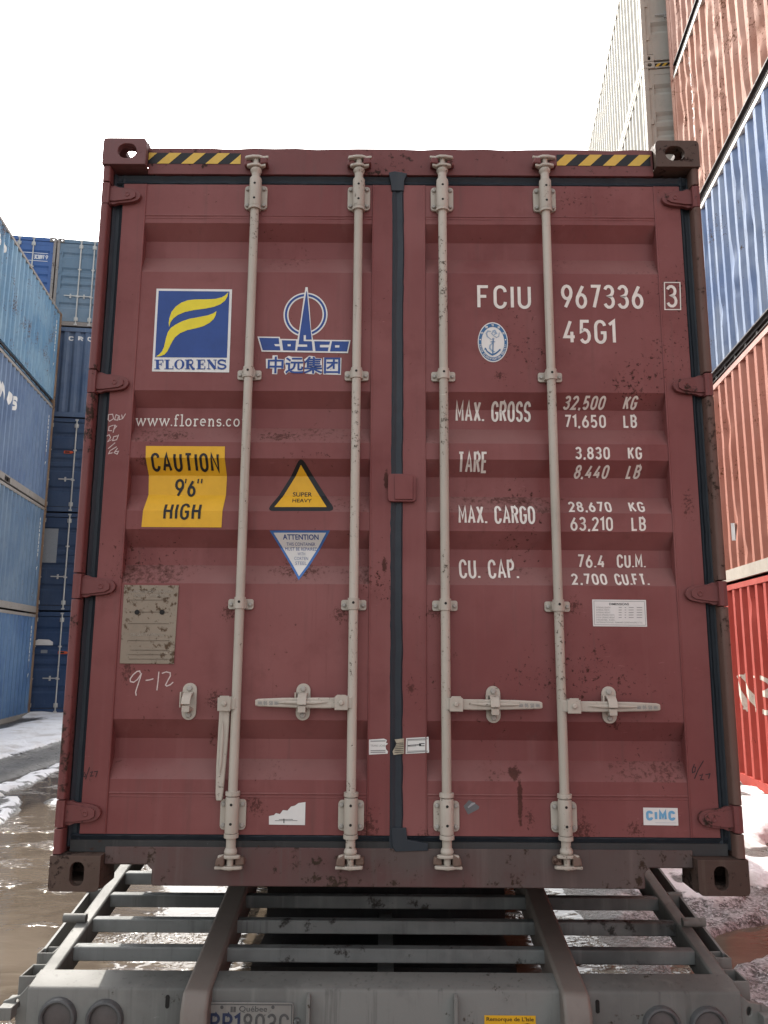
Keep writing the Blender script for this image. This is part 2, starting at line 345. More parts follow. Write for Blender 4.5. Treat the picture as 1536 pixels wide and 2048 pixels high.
# ------------------------------------------------------------------ ground, water
def vnoise(x, y, sc, seed, oct_=4):
    out = np.zeros_like(x); amp = 1.0; tot = 0
    for o in range(oct_):
        X, Y = x*sc+seed*13.7, y*sc+seed*7.3; xi, yi = np.floor(X), np.floor(Y); fx, fy = X-xi, Y-yi
        fx = fx*fx*(3-2*fx); fy = fy*fy*(3-2*fy)
        h = lambda a, b: np.modf(np.abs(np.sin(a*127.1+b*311.7+seed*17.0+o*5.1)*43758.5453))[0]
        v = (h(xi, yi)*(1-fx)+h(xi+1, yi)*fx)*(1-fy)+(h(xi, yi+1)*(1-fx)+h(xi+1, yi+1)*fx)*fy
        out += v*amp; tot += amp; amp *= .5; sc *= 2.03
    return out/tot
def axis_(fine0, fine1, st, far0, far1):
    a = list(np.arange(fine0, fine1+1e-6, st)); d = st; x = fine1
    while x < far1: d = min(d*1.18, 40); x += d; a.append(x)
    d = st; x = fine0; b = []
    while x > far0: d = min(d*1.18, 40); x -= d; b.append(x)
    return np.array(b[::-1]+a)
gx = axis_(-6.2, 4.6, .045, -400, 400); gy = axis_(-.2, 10.5, .045, -400, 700)
X, Y = np.meshgrid(gx, gy)
sm = lambda v, a, b: (lambda t: t*t*(3-2*t))(np.clip((v-a)/(b-a), 0, 1))
n1 = vnoise(X, Y, .7, 1); n2 = vnoise(X, Y, 2.6, 2); n3 = vnoise(X, Y, 9, 3, 3)
bump_ = (n1-.5)*.09+(n2-.5)*.05+(n3-.5)*.015
def blob(cx, cy, rx, ry, ang=0):
    c, s_ = math.cos(R(ang)), math.sin(R(ang)); dx, dy = X-cx, Y-cy
    return 1-np.sqrt(((dx*c+dy*s_)/rx)**2+((-dx*s_+dy*c)/ry)**2)
left = sm(-X, -.1, .5)
h = .012+bump_*.5
# left-hand lane: standing water up to about nine metres, snow strip behind it
water_l = left*(1-sm(Y, 16, 18))*(1-sm(-X, 4.9, 5.2))
h = h*(1-water_l)+water_l*(-.035+bump_*.45)
snow = np.zeros_like(X)
strip = sm(-X+(n2-.5)*.5+(n1-.5)*.4, 5.7, 5.9)*sm(Y, 6.5, 7.5)*(1-sm(-X-(Y-14)*.12+(n2-.5)*.8, 7.7, 8.1)*(1-sm(Y, 16, 16.6)))
h += strip*(.05+.10*n2); snow = np.maximum(snow, strip)
dry = sm(-X, 4.9, 5.1)*(1-strip); h += dry*.035
far = sm(Y, 16, 17); snow = np.maximum(snow, far*sm(n1, .35, .5)); h += far*.05*n2
rid = sm(.22-np.abs(X+4.72+(n1-.5)*.25+.05*(Y-8))+(n2-.5)*.22, 0, .14)*sm(Y+(n2-.5)*2, 6.6, 7.2)
h += rid*(.06+.03*n3); snow = np.maximum(snow, rid*sm(n3, .25, .5))
i0 = blob(-4.35, 5.35, .62, 1.15, 8)+(n2-.5)*.5
isl = sm(i0, .02, .12); h += isl*.07
rim = isl*(1-sm(i0, .16, .34)); snow = np.maximum(snow, rim*.95*sm(n3, .2, .45)); h += rim*.02
for (cx, cy, rx, ry, an) in ((-3.62, 6.5, .30, .34, 15), (-2.42, 4.05, .16, .08, 20), (-2.9, 6.9, .14, .10, 10)):
    q = sm(blob(cx, cy, rx, ry, an)+(n2-.5)*.9, .1, .4); h += q*.06; snow = np.maximum(snow, q*sm(n3, .3, .5))
# right-hand side: icy slush near, snow bank, reddish melt water between
right = sm(X, 1.25, 1.7)
slush = right*(1-sm(Y, 2.6, 3.4)); h += slush*(.028+.05*(n3-.4)+.03*(n2-.4))
bank = right*sm(Y+(n2-.5)*1.0-.55*(X-2), 2.55, 3.0); h += bank*(.04+.10*n2*sm(Y, 2.6, 3.6)); snow = np.maximum(snow, bank*sm(n2*.6+n1*.4, .30, .5))
pud = sm(blob(2.35, 2.25, 1.3, .28, 32)+(n2-.5)*.7, .1, .5)*right; h -= pud*.13; snow *= 1-pud
pud2 = sm(blob(4.0, 4.9, 1.4, .45, 50)+(n2-.5)*.7, .1, .5); h -= pud2*.22; snow *= 1-pud2
under = sm(1.35-np.abs(X), 0, .35)*sm(Y, -.5, .3)*(1-sm(Y, 10, 11)); h = h*(1-under)+under*(-.02+bump_*.55)
h = np.maximum(h, -.09)
far_flat = sm(np.hypot(X, Y), 40, 90); h = h*(1-far_flat)+.03*far_flat
verts = np.stack([X, Y, h], -1).reshape(-1, 3); ny, nx = X.shape
idx = np.arange(nx*ny).reshape(ny, nx)
faces = np.stack([idx[:-1, :-1], idx[:-1, 1:], idx[1:, 1:], idx[1:, :-1]], -1).reshape(-1, 4)
me = bpy.data.meshes.new('ground'); me.vertices.add(len(verts)); me.vertices.foreach_set('co', verts.ravel())
me.loops.add(faces.size); me.loops.foreach_set('vertex_index', faces.ravel().astype(np.int32))
me.polygons.add(len(faces)); me.polygons.foreach_set('loop_start', np.arange(0, faces.size, 4, dtype=np.int32)); me.update(calc_edges=True)
me.polygons.foreach_set('use_smooth', [True]*len(faces))
at = me.attributes.new('snow', 'FLOAT', 'POINT'); at.data.foreach_set('value', snow.ravel().astype(np.float32))
at = me.attributes.new('slush', 'FLOAT', 'POINT'); at.data.foreach_set('value', np.maximum(slush, under*.0).ravel().astype(np.float32))
gm, nt, p = nodes('wet_snowy_ground'); g = G(nt); pos = g.n('ShaderNodeNewGeometry').outputs['Position']
sn = g.n('ShaderNodeAttribute', attribute_name='snow').outputs['Fac']; sl = g.n('ShaderNodeAttribute', attribute_name='slush').outputs['Fac']
nn = g.noise(pos, 14, 6, .65); nb = g.noise(pos, 2.2, 5); nf = g.noise(pos, 55, 5, .7)
asp = g.mix(g.ramp(nb, .35, .7), (.045, .04, .036), (.085, .075, .066)); asp = g.mix(g.math('MULTIPLY', g.ramp(nf, .5, .7), .5), asp, (.11, .1, .09))
icy = g.mix(g.ramp(nn, .45, .58), (.05, .045, .043), (.36, .35, .36)); icy = g.mix(g.ramp(nf, .50, .60), icy, (.58, .57, .60)); icy = g.mix(g.ramp(g.noise(pos, 30, 5, .7), .56, .62), icy, (.035, .03, .028))
c = g.mix(sl, asp, icy)
sm_ = g.ramp(g.math('ADD', sn, g.math('MULTIPLY', g.math('SUBTRACT', nn, .5), .9)), .35, .62)
snc = g.mix(g.ramp(nb, .45, .75), (.80, .80, .82), (.52, .49, .47)); snc = g.mix(g.math('MULTIPLY', g.ramp(nf, .6, .75), .4), snc, (.35, .32, .3))
c = g.mix(sm_, c, snc); g.L(c, p.inputs['Base Color'])
g.set(p.inputs['Roughness'], g.math('ADD', g.math('MULTIPLY', sm_, .45), g.math('ADD', .16, g.math('MULTIPLY', nn, .3)), True))
b = g.n('ShaderNodeBump'); b.inputs['Strength'].default_value = 1; b.inputs['Distance'].default_value = .04
g.L(g.math('ADD', g.math('MULTIPLY', nn, .8), g.math('MULTIPLY', nf, .45)), b.inputs['Height']); g.L(b.outputs[0], p.inputs['Normal'])
me.materials.append(gm); o = link('ground', me); o['kind'] = 'structure'; o['label'] = 'wet asphalt yard with patches of snow and grey slush'

wm, nt, p = nodes('muddy_melt_water'); g = G(nt); pos = g.n('ShaderNodeNewGeometry').outputs['Position']
c = g.mix(g.ramp(g.noise(g.scaled(pos, (1, 2.2, 1)), .8, 6, .6, .6), .35, .7), (.075, .058, .042), (.125, .10, .076))
c = g.mix(g.math('MULTIPLY', g.ramp(g.noise(g.scaled(pos, (1, 3, 1)), 3, 5, .6, 1.0), .5, .75), .6), c, (.155, .13, .10))
g.L(c, p.inputs['Base Color']); p.inputs['Roughness'].default_value = .07; p.inputs['IOR'].default_value = 1.33; p.inputs['Specular IOR Level'].default_value = .38
b = g.n('ShaderNodeBump'); b.inputs['Strength'].default_value = 1; b.inputs['Distance'].default_value = .022
gust = g.math('MULTIPLY', g.ramp(g.noise(g.scaled(pos, (1, 1.5, 1)), 1.1, 4, .6), .50, .60), 1.0)
wav = g.math('ADD', g.math('MULTIPLY', g.noise(g.scaled(pos, (1, 2.4, 1)), 7, 3, .5, .4), g.math('ADD', .10, g.math('MULTIPLY', gust, .25))), g.math('MULTIPLY', g.noise(pos, 24, 2, .5), g.math('MULTIPLY', gust, .75)))
g.L(wav, b.inputs['Height'])
g.L(b.outputs[0], p.inputs['Normal'])
mb = MB(); vs = [mb.bm.verts.new(q) for q in ((-40, -30, 0), (40, -30, 0), (40, 30, 0), (-40, 30, 0))]; mb.bm.faces.new(vs)
o = mb.build('water', wm, smooth=0); o['kind'] = 'structure'; o['label'] = 'brown melt water standing across the yard'

# ------------------------------------------------------------------ generic stacked containers
CL, CW = 12.192, 1.219
PITCH, FO, SL, DEP = .278, .076, .060, .045
def corr(t):
    """depth (0 outer .. DEP inner) of the trapezoidal sheet at length t"""
    q = (t % PITCH)
    if q < FO: return 0.0
    if q < FO+SL: return DEP*(q-FO)/SL
    if q < FO+SL+.070: return DEP
    return DEP*(1-(q-FO-SL-.070)/(PITCH-FO-SL-.070))
def corr_breaks(a, b):
    out = [a]; k = math.floor(a/PITCH)
    while k*PITCH < b+PITCH:
        for q in (0, FO, FO+SL, FO+SL+.070):
            t = k*PITCH+q
            if a+1e-4 < t < b-1e-4: out.append(t)
        k += 1
    return sorted(out)+[b]
WX = CW-.010                                  # outer flats of the side sheets
_cache = {}
def side_wall(h, side, dents=0, seed=0):
    key = ('side', h, side, dents, seed)
    if key in _cache: return _cache[key]
    bm = bmesh.new(); ys = corr_breaks(.16, CL-.16); nz = 40 if dents else 3; z0, z1 = .165, h-.075
    rnd = random.Random(seed); D = []
    for _ in range(int(dents*110)):
        D.append((rnd.uniform(.3, CL-.3) if rnd.random() < .4 else rnd.uniform(CL-4.5, CL-.3), rnd.uniform(.2, h-.2), rnd.uniform(.04, .16), rnd.uniform(.04, .28), rnd.uniform(-.012, .030)))
    if dents:   # finer along the length as well
        ys = sorted(set(ys+[(a+b_)/2 for a, b_ in zip(ys, ys[1:])]))
    grid = []
    for y in ys:
        row = []
        for k in range(nz+1):
            z = z0+(z1-z0)*k/nz; d = corr(y)
            yy = y
            for (dy, dz, ry, rz, a) in D:
                e = ((y-dy)/ry)**2+((z-dz)/rz)**2
                if e < 4: d += a*math.exp(-e*1.3); yy += .35*a*math.exp(-e*1.3)*math.sin(z*23+dy*7)
            row.append(bm.verts.new((side*(WX-d), yy, z)))
        grid.append(row)
    for a, b_ in zip(grid, grid[1:]):
        for k in range(nz): bm.faces.new((a[k], b_[k], b_[k+1], a[k+1]) if side > 0 else (b_[k], a[k], a[k+1], b_[k+1]))
    me = bpy.data.meshes.new('side_wall'); bm.to_mesh(me); bm.free(); me.materials.append(None)
    if dents:
        me.polygons.foreach_set('use_smooth', [True]*len(me.polygons)); me.set_sharp_from_angle(angle=R(22))
    _cache[key] = me; return me
def obround(cx, cy, w_, h_, n=6):
    r = min(w_, h_)/2; pts = []
    for k in range(4*n):
        a = 2*math.pi*(k+.5)/(4*n); x, y = r*math.cos(a), r*math.sin(a)
        pts.append((cx+x+math.copysign(max(0, w_/2-r), x), cy+y+math.copysign(max(0, h_/2-r), y)))
    return pts
def rrect(x0, x1, y0, y1, r, n=4, corners=(1, 1, 1, 1)):
    pts = []
    for (cx, cy, a, c) in ((x1-r, y1-r, 0, corners[0]), (x0+r, y1-r, 90, corners[1]), (x0+r, y0+r, 180, corners[2]), (x1-r, y0+r, 270, corners[3])):
        if c: pts += [(cx+r*math.cos(R(a+90*k/n)), cy+r*math.sin(R(a+90*k/n))) for k in range(n+1)]
        else: pts.append((x1 if a in (0, 270) else x0, y1 if a in (0, 90) else y0))
    return pts
def casting(sx, sy, top):
    """hollow ISO corner casting; outer corner at the origin, body towards -sx, +sy side; z from 0"""
    mb = MB(); w_, l_, h_, t = .178, .162, .118, .028
    X0, X1 = (0, w_); Y0, Y1 = (0, l_)
    hole = obround(.089, .058, .072, .068 if top else .052) if False else (obround(.100, .060, .078, .066) if top else obround(.098, .058, .050, .080))
    mb.prism(rrect(0, w_, 0, h_, .018, corners=(1 if top else 0, 1 if top else 0, 0 if top else 1, 0 if top else 1)), [hole], 0, t, 'y')
    mb.prism(rrect(t*.2, l_, 0, h_, .012, corners=(0, 0, 0, 0)), [obround(.09, .058, .075, .05)] if top else [], .002, t, 'x')
    if top: mb.prism([(t, t), (w_, t), (w_, l_), (t, l_)], [obround(.102, .10, .062, .098)], h_-t, h_-.003, 'z'); mb.box(t, w_, t, l_, .0, .006)
    else: mb.prism([(t, t), (w_, t), (w_, l_), (t, l_)], [], .003, t, 'z'); mb.box(t, w_, t, l_, h_-.006, h_)
    if not top: mb.box(w_-.012, w_-.002, t, l_, t, h_-.006); mb.box(t, w_-.012, l_-.012, l_-.002, t, h_-.006)
    for v in mb.bm.verts: v.co.x *= -sx; v.co.y *= sy
    return mb
def cmesh(key, fn):
    if key not in _cache: _cache[key] = fn()
    return _cache[key]
M_bar = paint('galvanised_bar', (.38, .38, .36), None, .3, .5, .25)
M_rail_d = paint('dark_rail', (.028, .02, .018), (.05, .035, .03), .4, .6, .5)
M_box_dark = plain('pocket_dark', (.01, .01, .01), .8)
DOORZ = [(0, 0), (.30, 0), (.36, 1), (.46, 1), (.52, 0), (.95, 0), (1.01, 1), (1.09, 1), (1.15, 0), (1.22, 0), (1.28, 1), (1.36, 1), (1.42, 0), (1.50, 0), (1.56, 1), (1.64, 1), (1.70, 0), (2.02, 0), (2.08, 1), (2.16, 1), (2.22, 0), (2.40, 0)]
def gen_door(h, side):
    mb = MB(); x0, x1 = (.006, 1.150) if side > 0 else (-1.150, -.006); zb, zt = .155, h-.13
    mb.box(x0, x0+.09, .03, .075, zb, zt); mb.box(x1-.09, x1, .03, .075, zb, zt)
    mb.box(x0+.09, x1-.09, .031, .074, zb, zb+.1); mb.box(x0+.09, x1-.09, .031, .074, zt-.1, zt)
    k = (zt-zb-.2)/2.40; prof = [(zb+.1+a*k, .036+.032*b_) for a, b_ in DOORZ]
    for (za, ya), (zc_, yc) in zip(prof, prof[1:]):
        vs = [mb.bm.verts.new(q) for q in ((x0+.088, ya, za), (x1-.088, ya, za), (x1-.088, yc, zc_), (x0+.088, yc, zc_))]; mb.bm.faces.new(vs)
    for t in (.12, .37, .62, .88):    # hinges
        z = zb+(zt-zb)*t; a, b_ = (x1-.05, x1+.05) if side > 0 else (x0-.05, x0+.05)
        mb.box(a, b_, .012, .032, z-.05, z+.05)
    return mb.mesh('door', [None], 0)
def gen_bar(h):
    mb = MB(); zb, zt = .06, h-.05
    mb.tube((0, .012, zb), (0, .012, zt), .018, n=10)
    for z in (zb+.16, zt-.16): mb.box(-.05, .05, .008, .03, z-.05, z+.05); mb.tube((0, .008, z-.06), (0, .008, z+.06), .028, n=10)
    for t in (.33, .66): z = zb+(zt-zb)*t; mb.box(-.045, .045, .01, .03, z-.018, z+.018)
    for z in (zb, zt): mb.box(-.04, .04, -.004, .02, z-.02, z+.02)
    return mb.mesh('locking_bar', [None])
def gen_handle():
    mb = MB(); mb.box(-.04, .02, -.006, .01, .86, .92); mb.box(-.36, -.04, -.002, .008, .878, .905); mb.box(-.21, -.17, .006, .03, .83, .95)
    return mb.mesh('handle', [None])
def container(name_label, h, x, y, z, yaw, mats, ends=('wall', 'wall'), dents=0, seed=0, bottom_mat=None, post_mat=None, rail_mat=None, group=None, pockets=True, cast_mat=None, extra=None, bars=(.62, .24)):
    """bottom centre of the near end at x, y, z; long axis turned by yaw from +Y towards +X"""
    t = thing('shipping_container', name_label, 'container', (x, y, z), -yaw, group)
    body = mats; post = post_mat or body; rail = rail_mat or body; bot = bottom_mat or body; cas = cast_mat or post
    for s in (-1, 1): link('side_wall', side_wall(h, s, dents if s < 0 and x > 0 or s > 0 and x < 0 else 0, seed), t, objmat=[body])
    def roof():
        mb = MB(); ys = [.18+i*.12 for i in range(int((CL-.36)/.12)+1)]
        for a, b_ in zip(ys, ys[1:]):
            za, zc_ = h-.03+.012*(int(round(a/.12)) % 2), h-.03+.012*(int(round(b_/.12)) % 2)
            mb.bm.faces.new([mb.bm.verts.new(q) for q in ((-1.16, a, za), (1.16, a, za), (1.16, b_, zc_), (-1.16, b_, zc_))])
        return mb.mesh('roof', [None], 0)
    link('roof', cmesh(('roof', h), roof), t, objmat=[body])
    def floor():
        mb = MB(); mb.box(-1.17, 1.17, .05, CL-.05, .12, .16)
        for i in range(30): yy = .3+i*.4; mb.box(-1.16, 1.16, yy, yy+.05, .03, .12)
        return mb.mesh('floor', [None], 0)
    link('underfloor', cmesh('floor', floor), t, objmat=[M_rail_d])
    for s in (-1, 1):
        def tr(): mb = MB(); a, b_ = sorted((s*(CW-.004), s*(CW-.064))); mb.box(a, b_, .17, CL-.17, h-.082, h-.014); return mb.mesh('top_rail', [None], 0)
        link('top_rail', cmesh(('tr', h, s), tr), t, objmat=[rail])
        def br():
            mb = MB(); a, b_ = sorted((s*(CW-.005), s*(CW-.05)) if pockets else (s*(CW-.085), s*(CW-.11)))
            cuts = [.17, 2.95, 3.31, 5.05, 5.41, CL-5.41, CL-5.05, CL-3.31, CL-2.95, CL-.17] if pockets else [.17, CL-.17]
            for i in range(0, len(cuts), 2): mb.box(a, b_, cuts[i], cuts[i+1], .02, .172)
            if not pockets:
                a2, b2 = sorted((s*(CW-.008), s*(CW-.085))); mb.box(a2, b2, .17, CL-.17, .155, .172); mb.box(a2, b2, .17, CL-.17, .012, .020)
            for i in range(1, len(cuts)-1, 2): mb.box(a, b_, cuts[i], cuts[i+1], .14, .172); mb.box(a, b_, cuts[i], cuts[i+1], .02, .028)
            return mb.mesh('bottom_rail', [None], 0)
        link('bottom_rail', cmesh(('br', s, pockets), br), t, objmat=[bot])
    for s in (-1, 1):
        for e in (0, 1):
            def po(): mb = MB(); a, b_ = sorted((s*(CW-.003), s*(CW-.07))); y0, y1 = (.006, .165) if e == 0 else (CL-.165, CL-.006); mb.box(a, b_, y0, y1, .118, h-.118); return mb.mesh('corner_post', [None], 0)
            link('corner_post', cmesh(('po', h, s, e), po), t, objmat=[post])
            for top in (0, 1):
                me_ = cmesh(('cast', s, e, top), lambda: casting(s, 1 if e == 0 else -1, top).mesh('corner_casting', [None], 30))
                o = link('corner_casting', me_, t, objmat=[cas]); o.location = (s*CW, 0 if e == 0 else CL, h-.118 if top else 0)
    for e, kind in enumerate(ends):
        y0 = 0 if e == 0 else CL; sg = 1 if e == 0 else -1
        if kind == 'wall':
            def ew():
                mb = MB(); xs = corr_breaks(-1.15, 1.15)
                for a, b_ in zip(xs, xs[1:]):
                    vs = [mb.bm.verts.new(q) for q in ((a, y0+sg*(.03+corr(a)), .14), (b_, y0+sg*(.03+corr(b_)), .14), (b_, y0+sg*(.03+corr(b_)), h-.12), (a, y0+sg*(.03+corr(a)), h-.12))]
                    mb.bm.faces.new(vs if sg > 0 else vs[::-1])
                ya, yb = sorted((y0+sg*.012, y0+sg*.06)); mb.box(-1.05, 1.05, ya, yb, .02, .15); mb.box(-1.05, 1.05, ya, yb, h-.13, h-.015)
                return mb.mesh('end_wall', [None], 0)
            link('end_wall', cmesh(('ew', h, e), ew), t, objmat=[body])
        else:
            def hd(): mb = MB(); mb.box(-1.05, 1.05, .012, .07, h-.115, h-.012); return mb.mesh('door_header', [None], 0)
            def si(): mb = MB(); mb.box(-1.05, 1.05, .012, .07, .02, .14); return mb.mesh('door_sill', [None], 0)
            link('door_header', cmesh(('hd', h), hd), t, objmat=[rail]); link('door_sill', cmesh('si', si), t, objmat=[bot if bottom_mat else body])
            for s in (-1, 1): link('door', cmesh(('door', h, s), lambda: gen_door(h, s)), t, objmat=[body])
            for bx, fl in ((-bars[0], 1), (-bars[1], 1), (bars[1], -1), (bars[0], -1)):
                b_ = link('locking_bar', cmesh(('bar', h), lambda: gen_bar(h)), t, objmat=[M_bar]); b_.location = (bx, 0, 0)
                hh = link('handle', cmesh('hnd', gen_handle), b_, objmat=[M_bar]); hh.scale = (fl, 1, 1)
    if extra: extra(t, h)
    return t

def wall_text(draw, side, mats, parent, name='lettering', label=None):
    """draw(Flat) lays letters out in (y, z) of a long wall; they follow the pressed sheet"""
    fl = Flat(); draw(fl)
    brk = corr_breaks(.0, CL)
    # Flat x = length y, surf adds depth inwards
    Mx = Matrix(((0, -side, 0, side*WX), (1, 0, 0, 0), (0, 0, 1, 0), (0, 0, 0, 1)))
    return fl.build(name, mats, parent, corr, brk, 'x', label, Mx)
def code_marks(fl, ln, z0, z1, step, wd, n=1):
    rnd = random.Random(int(ln*100)); z = z1
    while z > z0:
        hgt = rnd.uniform(.5, .9)*step
        fl.ribbon([(ln, z), (ln+rnd.uniform(-.3, .3)*wd, z-hgt)], wd, 0, 1); z -= step*(1 if rnd.random() < .85 else 2)

# right-hand stack, five high
M_r1 = paint('bright_red_paint', (.34, .048, .034), (.39, .08, .06), .3, .7, .4, (.13, .05, .03), .3, (.22, .05, .04), .3, spec=.15)
M_r2 = paint('salmon_paint', (.33, .125, .085), (.38, .17, .125), .4, .7, .55, (.20, .07, .032), .4, (.24, .09, .055), .5, (.36, .18, .13), spec=.15)
M_r3 = paint('pale_blue_paint', (.115, .17, .295), (.22, .265, .345), .5, .7, .6, (.14, .09, .06), .4, (.24, .24, .24), .7, (.34, .38, .42), spec=.15)
M_r4 = paint('rusted_salmon_paint', (.34, .165, .115), (.42, .245, .19), .6, .75, .8, (.16, .065, .032), .7, (.34, .19, .11), .6, (.36, .21, .155), bump=.6, spec=.12)
M_r5 = paint('faded_brown_paint', (.32, .165, .125), (.40, .24, .19), .6, .75, .75, (.14, .06, .034), .6, (.27, .15, .10), .5, (.28, .17, .13), bump=.5, spec=.12)
M_beam = paint('dirty_beige_rail', (.30, .26, .21), None, .4, .6, .5)
M_lit_w = paint('sunlit_white_rail', (.50, .47, .41), None, .3, .55, .4)  # sunlight on the top rails is put into this white
M_pinkr = paint('pink_rail', (.36, .17, .13), None, .3, .55, .4)
ra = R(6.09); rd = (math.sin(ra), math.cos(ra)); rn = (math.cos(ra), -math.sin(ra))
RX, RY = 4.61+rn[0]*CW-rd[0]*CL, 8.705+rn[1]*CW-rd[1]*CL
M_lt = plain('old_white_letters', (.62, .57, .48), .6, .25, 20, wear=.5, wear_col=(.22, .06, .03))
M_gw = plain('white_graffiti', (.62, .58, .56), .7, .25, 25, wear=.3, wear_col=(.34, .15, .11))
M_tiny = plain('white_codes', (.68, .68, .66), .6, .1); M_or = plain('orange_label', (.60, .28, .05), .6)
def r1x(t, h):
    # big letters read from the far end (left in view) to the near end
    def d(f):
        Z0, Z1 = .98, 1.41
        f.ribbon([(CL-1.16, Z1), (CL-1.45, Z0)], .10, 0); f.ribbon([(CL-1.36, Z0+.012), (CL-1.52, Z0+.012)], .024, 0)
        f.ribbon([(CL-1.40, Z1), (CL-1.82, Z0)], .10, 0); f.ribbon([(CL-1.82, Z0), (CL-1.80, Z1)], .045, 0); f.ribbon([(CL-1.16, Z0), (CL-1.16, Z0+.06)], .04, 0)
        f.ribbon([(CL-1.32, Z1-.012), (CL-1.46, Z1-.012)], .024, 0); f.ribbon([(CL-1.73, Z1-.012), (CL-1.88, Z1-.012)], .024, 0)
        f.ribbon([(CL-2.03, Z0), (CL-2.03, Z1)], .075, 0); f.ribbon([(CL-1.96, Z1-.02), (CL-2.12, Z1-.02)]+[(CL-2.12-.14*math.sin(R(a)), 1.305+.085*math.cos(R(a))) for a in range(20, 181, 20)]+[(CL-2.05, 1.22)], .05, 0)
        f.ribbon([(CL-2.05, 1.205), (CL-2.14, 1.205)]+[(CL-2.14-.19*math.sin(R(a)), 1.1+.105*math.cos(R(a))) for a in range(20, 181, 20)]+[(CL-1.96, .995)], .055, 0)
    wall_text(d, -1, [M_lt], t)
def r4x(t, h):
    def d(f):
        z = 2.4
        for k in range(4):
            c = CL-.92-.02*k
            f.ribbon([(c+.08, z+.08), (c+.02, z+.13), (c-.09, z+.05), (c-.08, z-.1), (c+.03, z-.16)], .022, 0, taper=True); f.ribbon([(c+.06, z-.02), (c-.06, z-.08)], .02, 0); z -= .30
        f.ribbon([(CL-.88, 1.30), (CL-.96, 1.34), (CL-1.03, 1.26), (CL-1.0, 1.14), (CL-.9, 1.10)], .055, 0, taper=True)
    wall_text(d, -1, [M_gw], t, 'graffiti')
def r2x(t, h):
    wall_text(lambda f: f.face([(CL-1.37, .54), (CL-1.55, .52), (CL-1.55, .75), (CL-1.37, .77)], 0), -1, [M_film], t, 'sticker')
z = .02; GR = 'containers in the stack to the right'
for (hh, mt, lab, dn, kw, ex) in ((2.591, M_r1, 'bright red corrugated container with white letters, lowest of the right stack', .25, dict(), r1x),
        (2.786, M_r2, 'salmon orange container resting on the bright red one', .5, dict(bottom_mat=M_beam, rail_mat=M_pinkr), r2x),
        (2.746, M_r3, 'pale blue weathered container between two reddish ones', .55, dict(bottom_mat=M_rail_d, rail_mat=M_lit_w, pockets=False), None),
        (2.854, M_r4, 'battered rusty salmon container with white graffiti, above the pale blue one', 1.6, dict(bottom_mat=M_rail_d, rail_mat=M_lit_w, pockets=False), r4x),
        (2.896, M_r5, 'faded brown container on top of the right stack, cut off by the upper edge', .8, dict(bottom_mat=M_rail_d, pockets=False), None)):
    container(lab, hh-.012, RX, RY, z, ra, mt, dents=dn, seed=int(z*10)+3, group=GR, extra=ex, **kw); z += hh

# cream stack further back on the right, five high, doors to the camera
M_cr = paint('cream_paint', (.40, .38, .33), (.45, .435, .39), .3, .7, .08, (.35, .25, .18), .12, (.33, .31, .27), .2, spec=.12)
ca = R(7.2); cdv = (math.sin(ca), math.cos(ca)); cn = (math.cos(ca), -math.sin(ca))
def crx(t, h):
    f = Flat(); x0, x1 = -1.03, -.5; z0, z1 = h-.095, h-.035
    f.face([(x0, z0), (x1, z0), (x1, z1), (x0, z1)], 1, 1); n_ = 5
    for i in range(n_):
        a = x0+(x1-x0)*i/n_; k = (x1-x0)/n_; f.face([(a, z0), (a+k*.5, z0), (a+k, z1), (a+k*.5, z1)], 0, 2)
    f.build('hazard_stripe', [M_stripe_y, M_blk], t, lambda q: .012)
    for yy in (.0,):
        mb = MB(); mb.box(-1.149, -1.11, .034, .05, .16, h-.14); mb.build('gasket', M_rub, t)
for i in range(5):
    lab = ('cream container at the top of the pale stack, its door end beside the rusty stack', 'cream container with hazard stripes, second from the top of the pale stack')[4-i] if i >= 3 else 'cream container low in the pale stack, hidden behind the maroon container'
    container(lab, 2.896-.01, 4.288+cn[0]*CW, 9.0+cn[1]*CW, .02+2.896*i, ca, M_cr, ends=('door', 'wall'), group='cream containers behind the right stack', extra=crx if i >= 3 else None)

# left-hand stack, four high
M_l4 = paint('light_blue_paint', (.095, .20, .32), (.17, .28, .38), .5, .6, .75, (.14, .085, .075), .6, (.24, .28, .30), .8, (.22, .34, .42), spec=.2)
M_l3 = paint('steel_blue_paint', (.075, .125, .23), (.12, .18, .28), .4, .55, .3, (.14, .11, .09), .3, (.18, .21, .26), .45, (.17, .23, .33))
M_l2 = paint('grey_blue_paint', (.075, .135, .225), (.13, .195, .275), .4, .55, .35, (.14, .11, .09), .35, (.18, .2, .21), .5, (.2, .26, .3))
M_l1 = paint('cobalt_paint', (.035, .095, .22), (.08, .16, .29), .4, .55, .35, (.12, .10, .08), .35, (.15, .18, .22), .5, (.16, .24, .33))
M_rpost = paint('rust_orange_post', (.17, .10, .06), (.24, .17, .11), .5, .65, .8, (.09, .04, .02), .4)
M_grail = paint('dirty_grey_rail', (.20, .18, .165), (.26, .24, .22), .4, .65, .5)
la = R(-8.12); ld = (math.sin(la), math.cos(la)); ln = (math.cos(la), -math.sin(la))
LX, LY = -8.842-ln[0]*CW-ld[0]*CL, 17.212-ln[1]*CW-ld[1]*CL
def marks(t, h, more=None):
    def d(f):
        code_marks(f, CL-.62, h*.42, h-.35, .085, .022); code_marks(f, CL-.30, h*.55, h-.3, .1, .025)
        f.face([(CL-.34, h*.48), (CL-.30, h*.48), (CL-.30, h*.54), (CL-.34, h*.54)], 1); f.ribbon([(CL-.33, h*.40), (CL-.28, h*.43), (CL-.33, h*.37)], .02, 0)
        if more: more(f)
    wall_text(d, 1, [M_tiny, M_or], t, 'lettering')
def big(txt, y1, z0, z1, wd, shear, gap=.28):
    def m(f):
        f.text(txt, y1-.62*len(txt)*(z1-z0)*.95, y1, z0, z1, wd, 0, 1, gap, shear)
    return m
